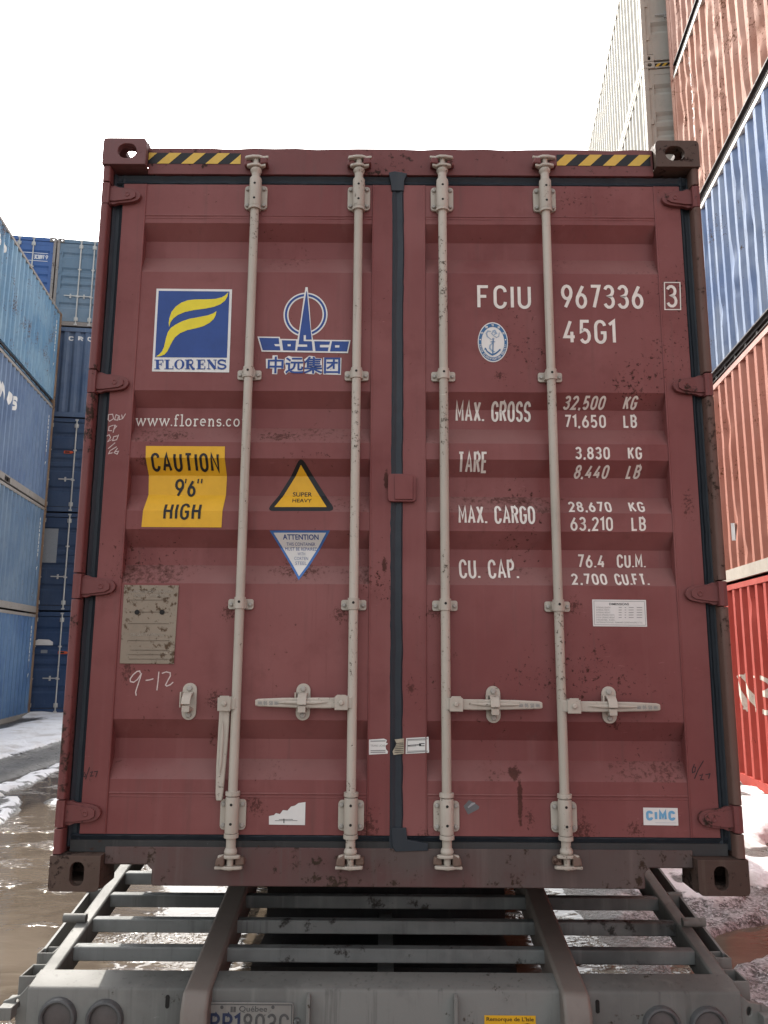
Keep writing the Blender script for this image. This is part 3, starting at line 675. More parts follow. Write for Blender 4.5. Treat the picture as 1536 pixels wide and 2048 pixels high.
zz = -.02; GL = 'containers in the blue stack to the left'
for (hh, mt, lab, ex) in ((2.591, M_l1, 'cobalt blue container standing on the snow, lowest of the left stack', lambda t, h: marks(t, h)),
        (2.728, M_l2, 'grey blue container with white scrape, second from the bottom of the left stack', lambda t, h: marks(t, h)),
        (2.713, M_l3, 'steel blue container with large slanted white letters on its side', lambda t, h: marks(t, h, lambda f: f.text('CRONOS', CL-5.15, CL-2.95, 1.68, 2.02, .09, 0, 1, .25, .2))),
        (2.624, M_l4, 'light blue container with rust patches, top of the left stack', lambda t, h: marks(t, h, lambda f: f.text('DO', CL-4.95, CL-4.42, 2.03, 2.24, .07, 0, 1, .3, 0)))):
    container(lab, hh-.012, LX, LY, zz, la, mt, group=GL, post_mat=M_rpost, rail_mat=M_grail, bottom_mat=mt if mt is M_l4 else M_grail, pockets=mt is not M_l4, dents=0, seed=int(zz*7)+41, extra=ex, cast_mat=M_rpost); zz += hh

# end-on stacks across the end of the lane
M_b1 = paint('deep_blue_paint', (.02, .048, .115), (.04, .07, .14), .4, .55, .3, (.10, .08, .07), .35, (.12, .15, .2), .4)
M_b2 = paint('navy_paint', (.022, .044, .095), (.04, .065, .12), .4, .55, .35, (.10, .08, .07), .35, (.1, .12, .16), .4)
M_b3 = paint('dusty_navy_paint', (.03, .056, .115), (.055, .085, .14), .4, .55, .3, (.10, .08, .07), .35, (.12, .14, .18), .4)
M_b4 = paint('slate_blue_paint', (.058, .10, .185), (.10, .14, .21), .4, .55, .3, (.10, .08, .07), .35, (.14, .17, .22), .45, (.16, .2, .26))
M_b5 = paint('grey_steel_blue_paint', (.10, .16, .22), (.15, .2, .25), .4, .55, .3, (.12, .10, .08), .35, (.2, .21, .2), .5)
M_b6 = paint('royal_blue_paint', (.035, .095, .26), (.06, .12, .28), .3, .5, .15, (.10, .08, .07), .2, (.1, .16, .3), .2)
M_patch = plain('grey_repair_paint', (.22, .24, .26), .6); M_red = plain('red_orange_label', (.55, .09, .03), .5)
def flat_on_door(parent, polys, mats, name, txt=None):
    f = Flat()
    for pl, mi in polys: f.poly(pl, mi, 1+mi)
    if txt:
        for (s, x0, x1, z0, z1, wd, mi) in txt: f.text(s, x0, x1, z0, z1, wd, mi, 1)
    f.build(name, mats, parent, lambda q: .026)
def arrow(x, z): return [[(x, z), (x+.2, z), (x+.26, z+.035), (x+.2, z+.07), (x, z+.07)], [(x+.03, z+.015), (x+.15, z+.015), (x+.15, z+.055), (x+.03, z+.055)]]
def b1x(t, h):
    a, b_ = arrow(-.38, 1.50); flat_on_door(t, [(a, 0), (b_, 1)], [M_red, M_blk], 'sticker')
    flat_on_door(t, [([(-.98, 1.72), (-.52, 1.72), (-.52, 1.80), (-.62, 1.86), (-.88, 1.87), (-.98, 1.82)], 0), ([(-.8, 1.52), (-.64, 1.52), (-.64, 1.6), (-.8, 1.6)], 1)], [M_film, M_patch], 'label_patch')
def b2x(t, h): flat_on_door(t, [([(-1.05, 1.25), (-.6, 1.25), (-.6, 2.15), (-1.05, 2.15)], 0)], [M_patch], 'repair_patch')
def b3x(t, h): a, b_ = arrow(-.62, 1.6); flat_on_door(t, [(a, 0), (b_, 1)], [M_red, M_blk], 'sticker')
def b4x(t, h):
    f = Flat(); f.text('CRONOS', -.74, .66, 2.20, 2.33, .030, 0, 1, .55); f.build('lettering', [M_tiny], t, lambda q: .03+corr(q), corr_breaks(-1.1, 1.1), 'x')
def b6x(t, h):
    flat_on_door(t, [([(.2, 2.09), (1.02, 2.09), (1.02, 2.105), (.2, 2.105)], 0), ([(.2, 1.86), (1.02, 1.86), (1.02, 1.875), (.2, 1.875)], 0)], [M_tiny], 'lettering',
                 [('3C3097', .66, .92, 1.92, 2.05, .018, 0), ('9', .96, 1.02, 1.92, 2.05, .018, 0)])
def at_b(i): return (-9.26+ln[0]*(CW+i*2.47), 17.49+ln[1]*(CW+i*2.47))
zb = .07; GB = 'containers in the end-on stacks behind'
bx, by = at_b(0); zk = zb
for i, (mt, lab, en, ex) in enumerate(((M_b1, 'deep blue container with a white patch on its door, lowest of the end-on stack', 'door', b1x),
        (M_b2, 'navy container with grey repair patches on its door, second from the ground', 'door', b2x),
        (M_b3, 'dusty navy container with orange arrow sticker, under the ribbed blue end wall', 'door', b3x),
        (M_b4, 'slate blue container with ribbed end wall and white letters C and R', 'wall', b4x),
        (M_b5, 'grey steel blue container with pale locking bars, top of the end-on stack', 'door', None))):
    container(lab, 2.579, bx, by, zk, la, mt, ends=(en, 'wall'), group=GB, extra=ex, rail_mat=mt, post_mat=M_grail if i == 4 else None, bars=(.58, .22) if i == 4 else (.98, .34), bottom_mat=M_grail if i in (3, 4) else None); zk += 2.591
bx, by = at_b(-1); zk = zb
for i in range(5):
    container('royal blue container with white markings on its door, high behind the light blue one' if i == 4 else 'royal blue container hidden behind the left stack', 2.579, bx, by, zk, la, M_b6, ends=('door', 'wall'),
              post_mat=M_grail, group='royal blue containers behind the left stack', extra=b6x if i == 4 else None); zk += 2.591

# ------------------------------------------------------------------ trailer under the red container
M_galv = paint('dull_galvanised_steel', (.098, .097, .090), (.165, .163, .150), .9, .6, .45, (.06, .048, .035), .75, (.055, .052, .047), .6, (.19, .185, .17), metal=0, bump=.5, speck=22, spec=.25)
M_galvd = paint('dirty_galvanised_steel', (.065, .068, .066), (.17, .175, .168), 1.2, .6, .7, (.06, .055, .05), .5, (.06, .058, .052), .4, (.26, .26, .25), metal=0, bump=.6, speck=14, spec=.25)
M_main = paint('muddy_beam_paint', (.135, .112, .097), (.175, .15, .13), .6, .5, .35, (.10, .075, .06), .35, (.12, .10, .085), .3, bump=.4)
M_under = paint('black_underframe', (.02, .02, .02), None, .3, .6, .3)
M_lens = plain('dusty_lens', (.098, .086, .083), .4, .2, 30); M_rubr = plain('rubber_ring', (.085, .085, .085), .5, .2, 40)
M_plate = paint('worn_plate', (.20, .19, .175), (.26, .25, .23), .4, .4, .5, (.1, .09, .08), .3, metal=.2)
TXO = -.045
trailer = thing('trailer', 'grey galvanised flatbed trailer with sloping open tail carrying the maroon container', 'trailer', (TXO, .1, 0))
TOFF = Vector((-TXO, -.1, ZC)); TK = []
def tz(y): return -.343+.185*(y-.1)
def tb(mb, name, mats, bevel=0, parent=None, **k):
    o = mb.build(name, mats, parent or trailer, bevel, **k)
    if not parent: o.location = TOFF
    return o
for a, b_ in ((-.745, -.652), (.567, .662)):
    mb = MB(); mb.prism([(12, -.012), (1.86, -.012), (.055, tz(.055)+.018), (.022, -.385), (.022, -.66), (.096, -.66), (.096, -.46), (1.9, -.16), (12, -.16)], (), a, b_, 'x'); tb(mb, 'main_rail', M_main, .012)
for a, b_ in ((-1.302, -1.246), (1.146, 1.203)):
    mb = MB(); mb.prism([(12, -.02), (1.88, -.02), (.19, tz(.19)-.001), (.19, tz(.19)-.10), (1.9, -.12), (12, -.12)], (), a, b_, 'x')
    s = -1 if a < 0 else 1; xo = a if s < 0 else b_
    tb(mb, 'side_rail', M_galv, .008)
    mb = MB(); x0, x1 = sorted((xo+s*.048, xo+s*.058)); mb.prism([(9, -.03), (1.9, -.03), (.36, tz(.36)-.012), (.36, tz(.36)-.075), (1.9, -.10), (9, -.10)], (), x0, x1, 'x'); tb(mb, 'rub_rail', M_galvd)
    for yy, d in ((.17, .115), (.315, .07), (.80, .03), (1.3, .03)):
        mb = MB(); x0, x1 = sorted((xo+s*.002, xo+s*.064)); t_ = .008; z1 = tz(yy)-.004; z0 = z1-.17 if yy < .2 else z1-.07
        mb.box(x0, x1, yy, yy+t_, z0, z1); mb.box(x0, x1, yy+d-t_, yy+d, z0, z1); mb.box(x0+.0005, x0+t_, yy+t_, yy+d-t_, z0, z1-.001); mb.box(x1-t_, x1-.0005, yy+t_, yy+d-t_, z0, z1-.001)
        tb(mb, 'stake_pocket', M_galv, .003)
    mb = MB(); mb.tube((xo-s*.04, .53, tz(.53)+.014), (xo+s*.052, .53, tz(.53)+.014), .017); tb(mb, 'tie_roller', M_galv)
    mb = MB()      # flared end plate with its slot and hook block
    if s < 0: ol = [onp(*q, .11) for q in ((59, 1969), (40, 1990), (8, 2001), (3, 2026), (30, 2032), (40, 2070), (66, 2080))]; hl = [onp(36+5*math.cos(k*.7), 2006+10*math.sin(k*.7), .11) for k in range(9)]
    else: ol = [onp(*q, .11) for q in ((1473, 1984), (1497, 2003), (1527, 2008), (1541, 2018), (1540, 2046), (1508, 2050), (1500, 2090), (1470, 2090))]; hl = [onp(1497+5*math.cos(k*.7), 2022+10*math.sin(k*.7), .11) for k in range(9)]
    mb.prism(ol, [hl], .104, .116, 'y'); e = ol[2] if s < 0 else ol[3]; q0, q1 = sorted((e[0], e[0]-s*.05)); mb.box(q0+.002, q1, .06, .17, e[1]-.045, e[1]-.004)
    tb(mb, 'end_bracket', M_galv, .003)
    mb = MB(); mb.box(*sorted((xo+s*.003, xo+s*.012)), .120, .168, tz(.1)-.05, tz(.1)-.02); tb(mb, 'marker_light', plain('red_reflector', (.35, .02, .02), .3))
yy = .365; k = 0
while yy < 11.6:
    mb = MB(); mb.box(-1.248, 1.148, yy-.004, yy+.040, (tz(yy) if yy < 1.8 else -.022)-.058, (tz(yy) if yy < 1.8 else -.022)-.006); tb(mb, 'crossbar', M_galvd, .005); yy += .2 if yy < 1.8 else .6
mb = MB(); mb.prism([(.1, -.66), (.1, -.352), (.103, -.346), (.11, -.342), (.206, tz(.206)), (.206, tz(.206)-.012), (.115, -.356), (.112, -.362), (.112, -.66)], (), -1.302, 1.203, 'x')
mb.box(-1.30, -1.288, .113, .30, -.65, -.36); mb.box(1.19, 1.201, .113, .30, -.65, -.36)
beam = tb(mb, 'rear_beam', M_galv, .002)
for u in (616, 912):
    p_ = onp(u, 2010, .07); mb = MB(); mb.prism([(.099, -.66), (.099, -.352), (.078, -.362), (.066, -.66)], (), p_[0]-.006, p_[0]+.006, 'x'); mb.build('rib_plate', M_galv, beam, .001)
for (u, v) in ((335, 2003), (1195, 2013)):
    p_ = onp(u, v, .1); mb = MB(); mb.prism(obround(p_[0], p_[1], .014, .044), (), .0985, .102, 'y'); mb.build('slot', M_hole, beam)
for (u, v) in ((114, 2037), (208, 2041), (1325, 2054), (1419, 2055)):
    p_ = onp(u, v, .09); mb = MB(); mb.lathe((p_[0], .100, p_[1]), (0, -1, 0), [(0, .066), (.012, .066), (.020, .062), (.022, .056), (.018, .050), (.004, .048)], 32, caps=False)
    o = tb(mb, 'tail_light', M_rubr); mb = MB(); mb.lathe((p_[0], .099, p_[1]), (0, -1, 0), [(0, .050), (.006, .048), (.010, .03), (.011, .001)], 28); mb.build('lens', M_lens, o)
px0, pz1 = onp(417, 2004, .09); pw = .298
mb = MB(); mb.prism(rrect(px0, px0+pw, pz1-.152, pz1, .012), (), .088, .091, 'y'); pl = tb(mb, 'license_plate', M_plate, .002)
f = Flat(); q = lambda u, v: onp(u, v, .088)
f.ribbon([(px0+.006, pz1-.148), (px0+pw-.006, pz1-.148), (px0+pw-.006, pz1-.006), (px0+.006, pz1-.006), (px0+.006, pz1-.148)], .003, 1)
a0, a1 = q(478, 2025), q(534, 2012); f.font('Qu\u00e9bec', a0[0], a1[0], a0[1], a1[1], 1, 1, .01)
a0, a1 = q(461, 2024), q(472, 2013); f.poly([(a0[0], a0[1]), (a1[0], a0[1]), (a1[0], a1[1]), (a0[0], a1[1])], 1, 1); f.face([((a0[0]*.55+a1[0]*.45), a0[1]), ((a0[0]*.45+a1[0]*.55), a0[1]), ((a0[0]*.45+a1[0]*.55), a1[1]), ((a0[0]*.55+a1[0]*.45), a1[1])], 2, 3)
a0, a1 = q(419, 2068), q(578, 2027); tw = (a1[0]-a0[0])
f.text('RR1', a0[0], a0[0]+tw*.38, a0[1], a1[1], .0095, 0, 1, .18); f.text('803C', a0[0]+tw*.42, a1[0], a0[1], a1[1], .0085, 1, 1, .18)
for u in (444, 546): c_ = q(u, 2014); f.ring(c_, .006, 0, 1, 2, n=12)
f.build('lettering', [plain('plate_navy', (.03, .04, .08), .5, .3, 60), plain('plate_worn_grey', (.09, .088, .085), .5, .4, 80), M_plate], pl, lambda t: .088)
c_ = onp(594, 2042, .095); mb = MB(); mb.lathe((c_[0], .1, c_[1]), (0, -1, 0), [(0, .011), (.012, .010), (.014, .004)], 10); tb(mb, 'bolt', M_galvd)
f = Flat(); q = lambda u, v: onp(u, v, .0995); a0, a1 = q(969, 2062), q(1071, 2031)
f.poly([(a0[0], a0[1]), (a1[0], a0[1]), (a1[0], a1[1]), (a0[0], a1[1])], 0, 1)
b0, b1 = q(973, 2044), q(1067, 2034); f.font("Remorque de L'Isle", b0[0], b1[0], b0[1], b1[1], 1, 2, .012)
b0, b1 = q(998, 2052), q(1033, 2047.5); f.font('418 808-4181', b0[0], b1[0], b0[1], b1[1], 1, 2, .01)
f.poly([q(1040, 2053), q(1044, 2048), q(1055, 2046), q(1068, 2049), q(1070, 2056), q(1045, 2058)], 1, 2)
st_ = f.build('sticker', [M_yel, M_blk], trailer, lambda t: .0995); st_.location = TOFF
mb = MB(); mb.box(-.60, .50, .62, 11.4, -.50, -.46);  mb.box(-.62, -.50, 1.4, 11.6, -.45, -.165); mb.box(.42, .54, 1.4, 11.6, -.45, -.165); mb.box(-.62, .54, 1.2, 1.4, -.45, -.20)  # flat pan added to stand in for the darkness between rails; the rest is underframe
tb(mb, 'underframe_with_shade_pan', M_under)
mb = MB(); mb.box(-.075, -.01, .25, 4, -.62, -.42); tb(mb, 'centre_beam', M_galvd)
for yy in (4.6, 5.85, 7.1):
    mb = MB(); mb.tube((-.9, yy, .5-ZC), (.8, yy, .5-ZC), .06); ax = tb(mb, 'axle', M_under)
    for xx in (-1.12, -.86, .77, 1.03):
        mb = MB(); zc = .5-ZC; mb.lathe((xx-.12, yy, zc), (.24, 0, 0), [(0, .29), (0, .44), (.12, .49), (.88, .49), (1, .44), (1, .29)], 36, caps=False); wh = tb(mb, 'wheel', plain('tyre_rubber', (.02, .02, .02), .8))
        mb = MB(); mb.lathe((xx-.1, yy, zc), (.2, 0, 0), [(0, .29), (.3, .26), (.4, .09), (.6, .09), (.7, .26), (1, .29)], 28); mb.build('rim', M_galvd, wh)

# ------------------------------------------------------------------ the maroon container
HB = 2.896
box = thing('shipping_container', 'tall maroon container with grey locking bars and white lettering, standing on the trailer', 'container', (0, 0, ZC))
for s in (-1, 1): link('side_wall', side_wall(HB, s), box, objmat=[M_frame])
link('roof', cmesh(('roof', HB), lambda: None) if ('roof', HB) in _cache else MB().mesh('x', []), box) if False else None
mb = MB()
for i in range(97):
    a = .17+i*.1219; za, zc_ = HB-.045+.02*(i % 2), HB-.045+.02*((i+1) % 2)
    mb.bm.faces.new([mb.bm.verts.new(q) for q in ((-1.16, a+.02, za), (1.16, a+.02, za), (1.16, a+.1419, zc_), (-1.16, a+.1419, zc_))])
mb.build('roof', M_frame, box, smooth=0)
link('underfloor', _cache['floor'], box, objmat=[M_under])
for s in (-1, 1):
    a, b_ = sorted((s*(CW-.004), s*(CW-.064)))
    mb = MB(); mb.box(a, b_, .17, CL-.17, HB-.082, HB-.014); mb.build('top_rail', M_frame, box)
    mb = MB(); a, b_ = sorted((s*(CW-.005), s*(CW-.05))); mb.box(a, b_, .17, CL-.17, .02, .172); mb.build('bottom_rail', M_frame, box)
    mb = MB(); a, b_ = sorted((s*(CW-.003), s*(CW-.07))); mb.box(a, b_, CL-.165, CL-.006, .118, HB-.118); mb.build('corner_post', M_frame, box)
    for top in (0, 1):
        for e in (0, 1):
            o = casting(s, 1 if e == 0 else -1, top).build('corner_casting', M_castb if (s < 0 and top) else M_cast, box, .006)
            o.location = (s*CW, 0 if e == 0 else CL, HB-.118 if top else 0)
mb = MB(); xs = corr_breaks(-1.15, 1.15)
for a, b_ in zip(xs, xs[1:]): mb.bm.faces.new([mb.bm.verts.new(q) for q in ((a, CL-.03-corr(a), .14), (a, CL-.03-corr(a), HB-.12), (b_, CL-.03-corr(b_), HB-.12), (b_, CL-.03-corr(b_), .14))])
mb.build('end_wall', M_frame, box, smooth=0)

YH = .044                                     # front of header and sill
XI = CW-.176
# header and sill
zh0 = onp(600, 349, YH)[1]
mb = MB(); mb.prism([(-XI, zh0), (XI, zh0)]+[(XI-(2*XI)*k/24, HB-.016+.004*math.sin(k*2.1)*math.sin(k*.7)) for k in range(25)], (), YH, .14, 'y'); head = mb.build('door_header', M_frame, box, .004)
mb = MB(); mb.box(-XI, XI, .143, .30, HB-.05, HB-.02); mb.build('header_plate', M_frame, head)
zs1 = onp(600, 1696, YH)[1]; zsb = onp(600, 1774, YH)[1]; zsn = onp(255, 1729, YH)[1]; xl, xr = onp(303, 1765, YH)[0], onp(1290, 1770, YH)[0]
mb = MB(); mb.prism([(-XI, zs1), (XI, zs1), (XI, zsn), (xr+.02, zsn), (xr, zsn-.02), (xr, zsb), (xl, zsb), (xl, zsn-.02), (xl-.02, zsn), (-XI, zsn)], (), YH, .13, 'y'); sill = mb.build('door_sill', M_sill, box, .004)
mb = MB(); mb.box(-XI+.01, xl-.01, .06, .13, zsn-.004, zsn+.02); mb.box(xr+.01, XI-.01, .06, .13, zsn-.004, zsn+.02); mb.box(xl-.004, xl+.004, YH+.01, .5, zsb+.004, zsn); mb.box(xr-.004, xr+.004, YH+.01, .5, zsb+.004, zsn)
mb.build('pocket_lining', M_sill, sill)
# rear corner posts
HV = {-1: (390, 765, 1173, 1627), 1: (397, 771, 1187, 1637)}
hz = {s: [onp(235 if s < 0 else 1350, v, .03)[1] for v in HV[s]] for s in (-1, 1)}
for s in (-1, 1):
    mb = MB(); a, b_ = sorted((s*(CW-.003), s*(CW-.034))); cuts = [.118]+sum([[z-.048, z+.048] for z in sorted(hz[s])], [])+[HB-.118]
    for i in range(0, len(cuts), 2): mb.prism(rrect(a, b_, .008, .05, .010, 3, corners=(1, 1, 0, 0) if False else (0, 0, 1, 1)), (), cuts[i]+.002, cuts[i+1]-.002, 'z')
    a, b_ = sorted((s*(CW-.004), s*(CW-.032))); mb.box(a, b_, .048, .165, .118, HB-.118)
    a, b_ = sorted((s*(CW-.03), s*(CW-.13))); mb.box(a, b_, .122, .160, .118, HB-.118)
    mb.build('corner_post', M_frame if s < 0 else M_postr, box, .003)

# doors
VB = [(447, 0), (485, 1), (518, 1), (545, 0), (782, 0), (818, 1), (857, 1), (885, 0), (917, 0), (953, 1), (992, 1), (1023, 0), (1060, 0), (1097, 1), (1132, 1), (1168, 0), (1440, 0), (1478, 1), (1518, 1), (1560, 0)]
DD = .047
PR = sorted([(onp(600, v, YD+DD*k)[1], YD+DD*k) for v, k in VB])
ZT, ZBm = onp(600, 370, YD)[1], onp(600, 1670, YD)[1]
PR = [(ZBm, YD)]+PR+[(ZT, YD)]
def prof(z):
    if z <= PR[0][0] or z >= PR[-1][0]: return YD
    for (a, ya), (b_, yb) in zip(PR, PR[1:]):
        if a <= z <= b_: return ya+(yb-ya)*(z-a)/(b_-a)
PB = [a for a, _ in PR]
dx = lambda u: onp(u, 900, YD)[0]
DOORS = {}
for s, (e0, p0, p1, e1) in ((-1, (212, 259, 742, 783)), (1, (805, 850, 1338, 1391))):
    e0, p0, p1, e1 = map(dx, (e0, p0, p1, e1)); mb = MB()
    mb.box(e0, p0, YD-.003, YD+.055, ZBm, ZT); mb.box(p1, e1, YD-.003, YD+.055, ZBm, ZT)
    rows = []
    for (za, ya), (zb_, yb) in zip(PR, PR[1:]):
        for k in range(2):
            rows.append((za+(zb_-za)*k/2, ya+(yb-ya)*k/2))
    rows.append(PR[-1]); nx_ = 12; grid = []
    for (z, y) in rows: grid.append([mb.bm.verts.new((p0-.002+(p1-p0+.004)*i/nx_, y+.0012*math.sin(i*1.7+z*5)*math.sin(z*3.1+i), z)) for i in range(nx_+1)])
    for a, b_ in zip(grid, grid[1:]):
        for i in range(nx_): mb.bm.faces.new((a[i], a[i+1], b_[i+1], b_[i]))
    for z in (onp(600, 432, YD)[1], onp(600, 1588, YD)[1]): mb.tube((p0, YD+.0015, z), (p1, YD+.0015, z), .0042, n=6); mb.tube((p0, YD+.0015, z-.012), (p1, YD+.0015, z-.012), .003, n=6)
    for x in (p0, p1): mb.tube((x, YD-.001, ZBm), (x, YD-.001, ZT), .0045, n=6)
    mb.box(e0+.01, e1-.01, YD+.05, YD+.09, ZBm, ZT)
    d = mb.build('door', M_door, box, .0015, smooth=20); d['label'] = 'maroon door with logos and a caution notice' if s < 0 else 'maroon door with white weight markings'
    DOORS[s] = d
    # hinges
    for z in hz[s]:
        mb = MB(); X = s*(CW-.018); mb.tube((X, .026, z-.046), (X, .026, z+.046), .016, n=14); mb.box(*sorted((s*(CW-.004), s*(CW-.034))), .012, .048, z-.045, z+.045)
        L = abs(abs(X)-abs(e0+.078 if s < 0 else e1-.080)); xt = lambda a: X-s*a
        up_ = [(0, .036), (.03, .042), (.05, .034), (L*.55, .033), (L-.03, .028), (L-.012, .021), (L-.003, .010)]
        ol = [(xt(a), z+b_) for a, b_ in up_]+[(xt(L), z)]+[(xt(a), z-b_) for a, b_ in up_[::-1]]
        mb.prism(ol, (), .030, YD-.004, 'y')
        ol2 = [(xt(.012), z+.029), (xt(.04), z+.029), (xt(L-.036), z+.020), (xt(L-.02), z+.010), (xt(L-.02), z-.010), (xt(L-.036), z-.020), (xt(.04), z-.029), (xt(.012), z-.029)]
        mb.prism(ol2, (), .023, .032, 'y'); mb.lathe((xt(L*.62), .0232, z), (0, -1, 0), [(0, .011), (.0025, .010), (.003, .007), (.001, .006)], 14)
        mb.build('hinge', M_frame, d, .004)
    for z in (ZT, ZBm):
        mb = MB(); n_ = 60; dz = .046*(1 if z == ZT else -1)
        path = [(e0-.03+(e1-e0+.06)*i/n_, YD+.012+random.uniform(-.0012, .0012), z+dz*.47+random.uniform(-.0016, .0016)) for i in range(n_+1)]
        mb.sweep(path, [(-.03, -.022), (-.03, .022), (.004, .022), (.012, .016), (.004, .006), (.001, 0), (.004, -.008), (.012, -.016), (.004, -.022)]); mb.build('gasket', M_rub, d)
    g0, g1 = (dx(187), dx(213)) if s < 0 else (dx(1391), dx(1419)); mb = MB(); n_ = 90; z0, z1 = ZBm-.045, ZT+.045; hw = (g1-g0)/2
    path = [((g0+g1)/2+random.uniform(-.001, .001), YD+.014+random.uniform(-.001, .001), z0+(z1-z0)*i/n_) for i in range(n_+1)]
    mb.sweep(path, [(-hw, .03), (-hw, -.004), (-hw*.7, -.010), (-hw*.3, -.002), (hw*.2, -.002), (hw*.65, -.014), (hw, -.004), (hw, .03)]); mb.build('gasket', M_rub, d)
# centre overlap gasket, on the right-hand door
g0, g1 = dx(781), dx(807); mb = MB(); n_ = 110; hw = (g1-g0)/2; z0, z1 = ZBm-.05, ZT+.055; rw = random.Random(5); path = []; off = 0
for i in range(n_+1): off = off*.9+rw.uniform(-.0012, .0012); path.append(((g0+g1)/2+off, YD+.004+rw.uniform(-.001, .001), z0+(z1-z0)*i/n_))
mb.sweep(path, [(-hw, .03), (-hw, -.006), (-hw*.75, -.013), (-hw*.3, -.009), (hw*.1, -.006), (hw*.6, -.012), (hw, -.004), (hw, .03)])
mb.build('gasket', M_rub, DOORS[1])
mb = MB(); c_ = onp(795, 358, YD); mb.prism([(c_[0]-.036, c_[1]+.022), (c_[0]-.012, c_[1]+.028), (c_[0]+.04, c_[1]+.018), (c_[0]+.029, c_[1]-.01), (c_[0]+.026, c_[1]-.06), (c_[0]-.024, c_[1]-.06), (c_[0]-.03, c_[1]-.01)], (), YD-.0125, YD+.01, 'y'); mb.build('gasket_flap', M_rub, DOORS[1], .002)
mb = MB(); c_ = onp(800, 1690, YD); mb.prism([(c_[0]-.03, c_[1]+.06), (c_[0]+.022, c_[1]+.06), (c_[0]+.026, c_[1]+.02), (c_[0]+.10, c_[1]+.008), (c_[0]+.10, c_[1]-.016), (c_[0]-.016, c_[1]-.020), (c_[0]-.028, c_[1]-.004)], (), YD-.0125, YD+.01, 'y'); mb.build('gasket_flap', M_rub, DOORS[1], .002)
# anti-lift block between the doors
a0, a1 = onp(776, 1003, .03), onp(832, 948, .03); mb = MB(); mb.prism(rrect(a0[0], a1[0], a0[1], a1[1], .014), (), .028, YD-.004, 'y'); mb.box(a0[0]+.026, a1[0]-.012, .022, .03, a0[1]+.008, a1[1]-.008); mb.build('cover_block', M_door, DOORS[1], .004)

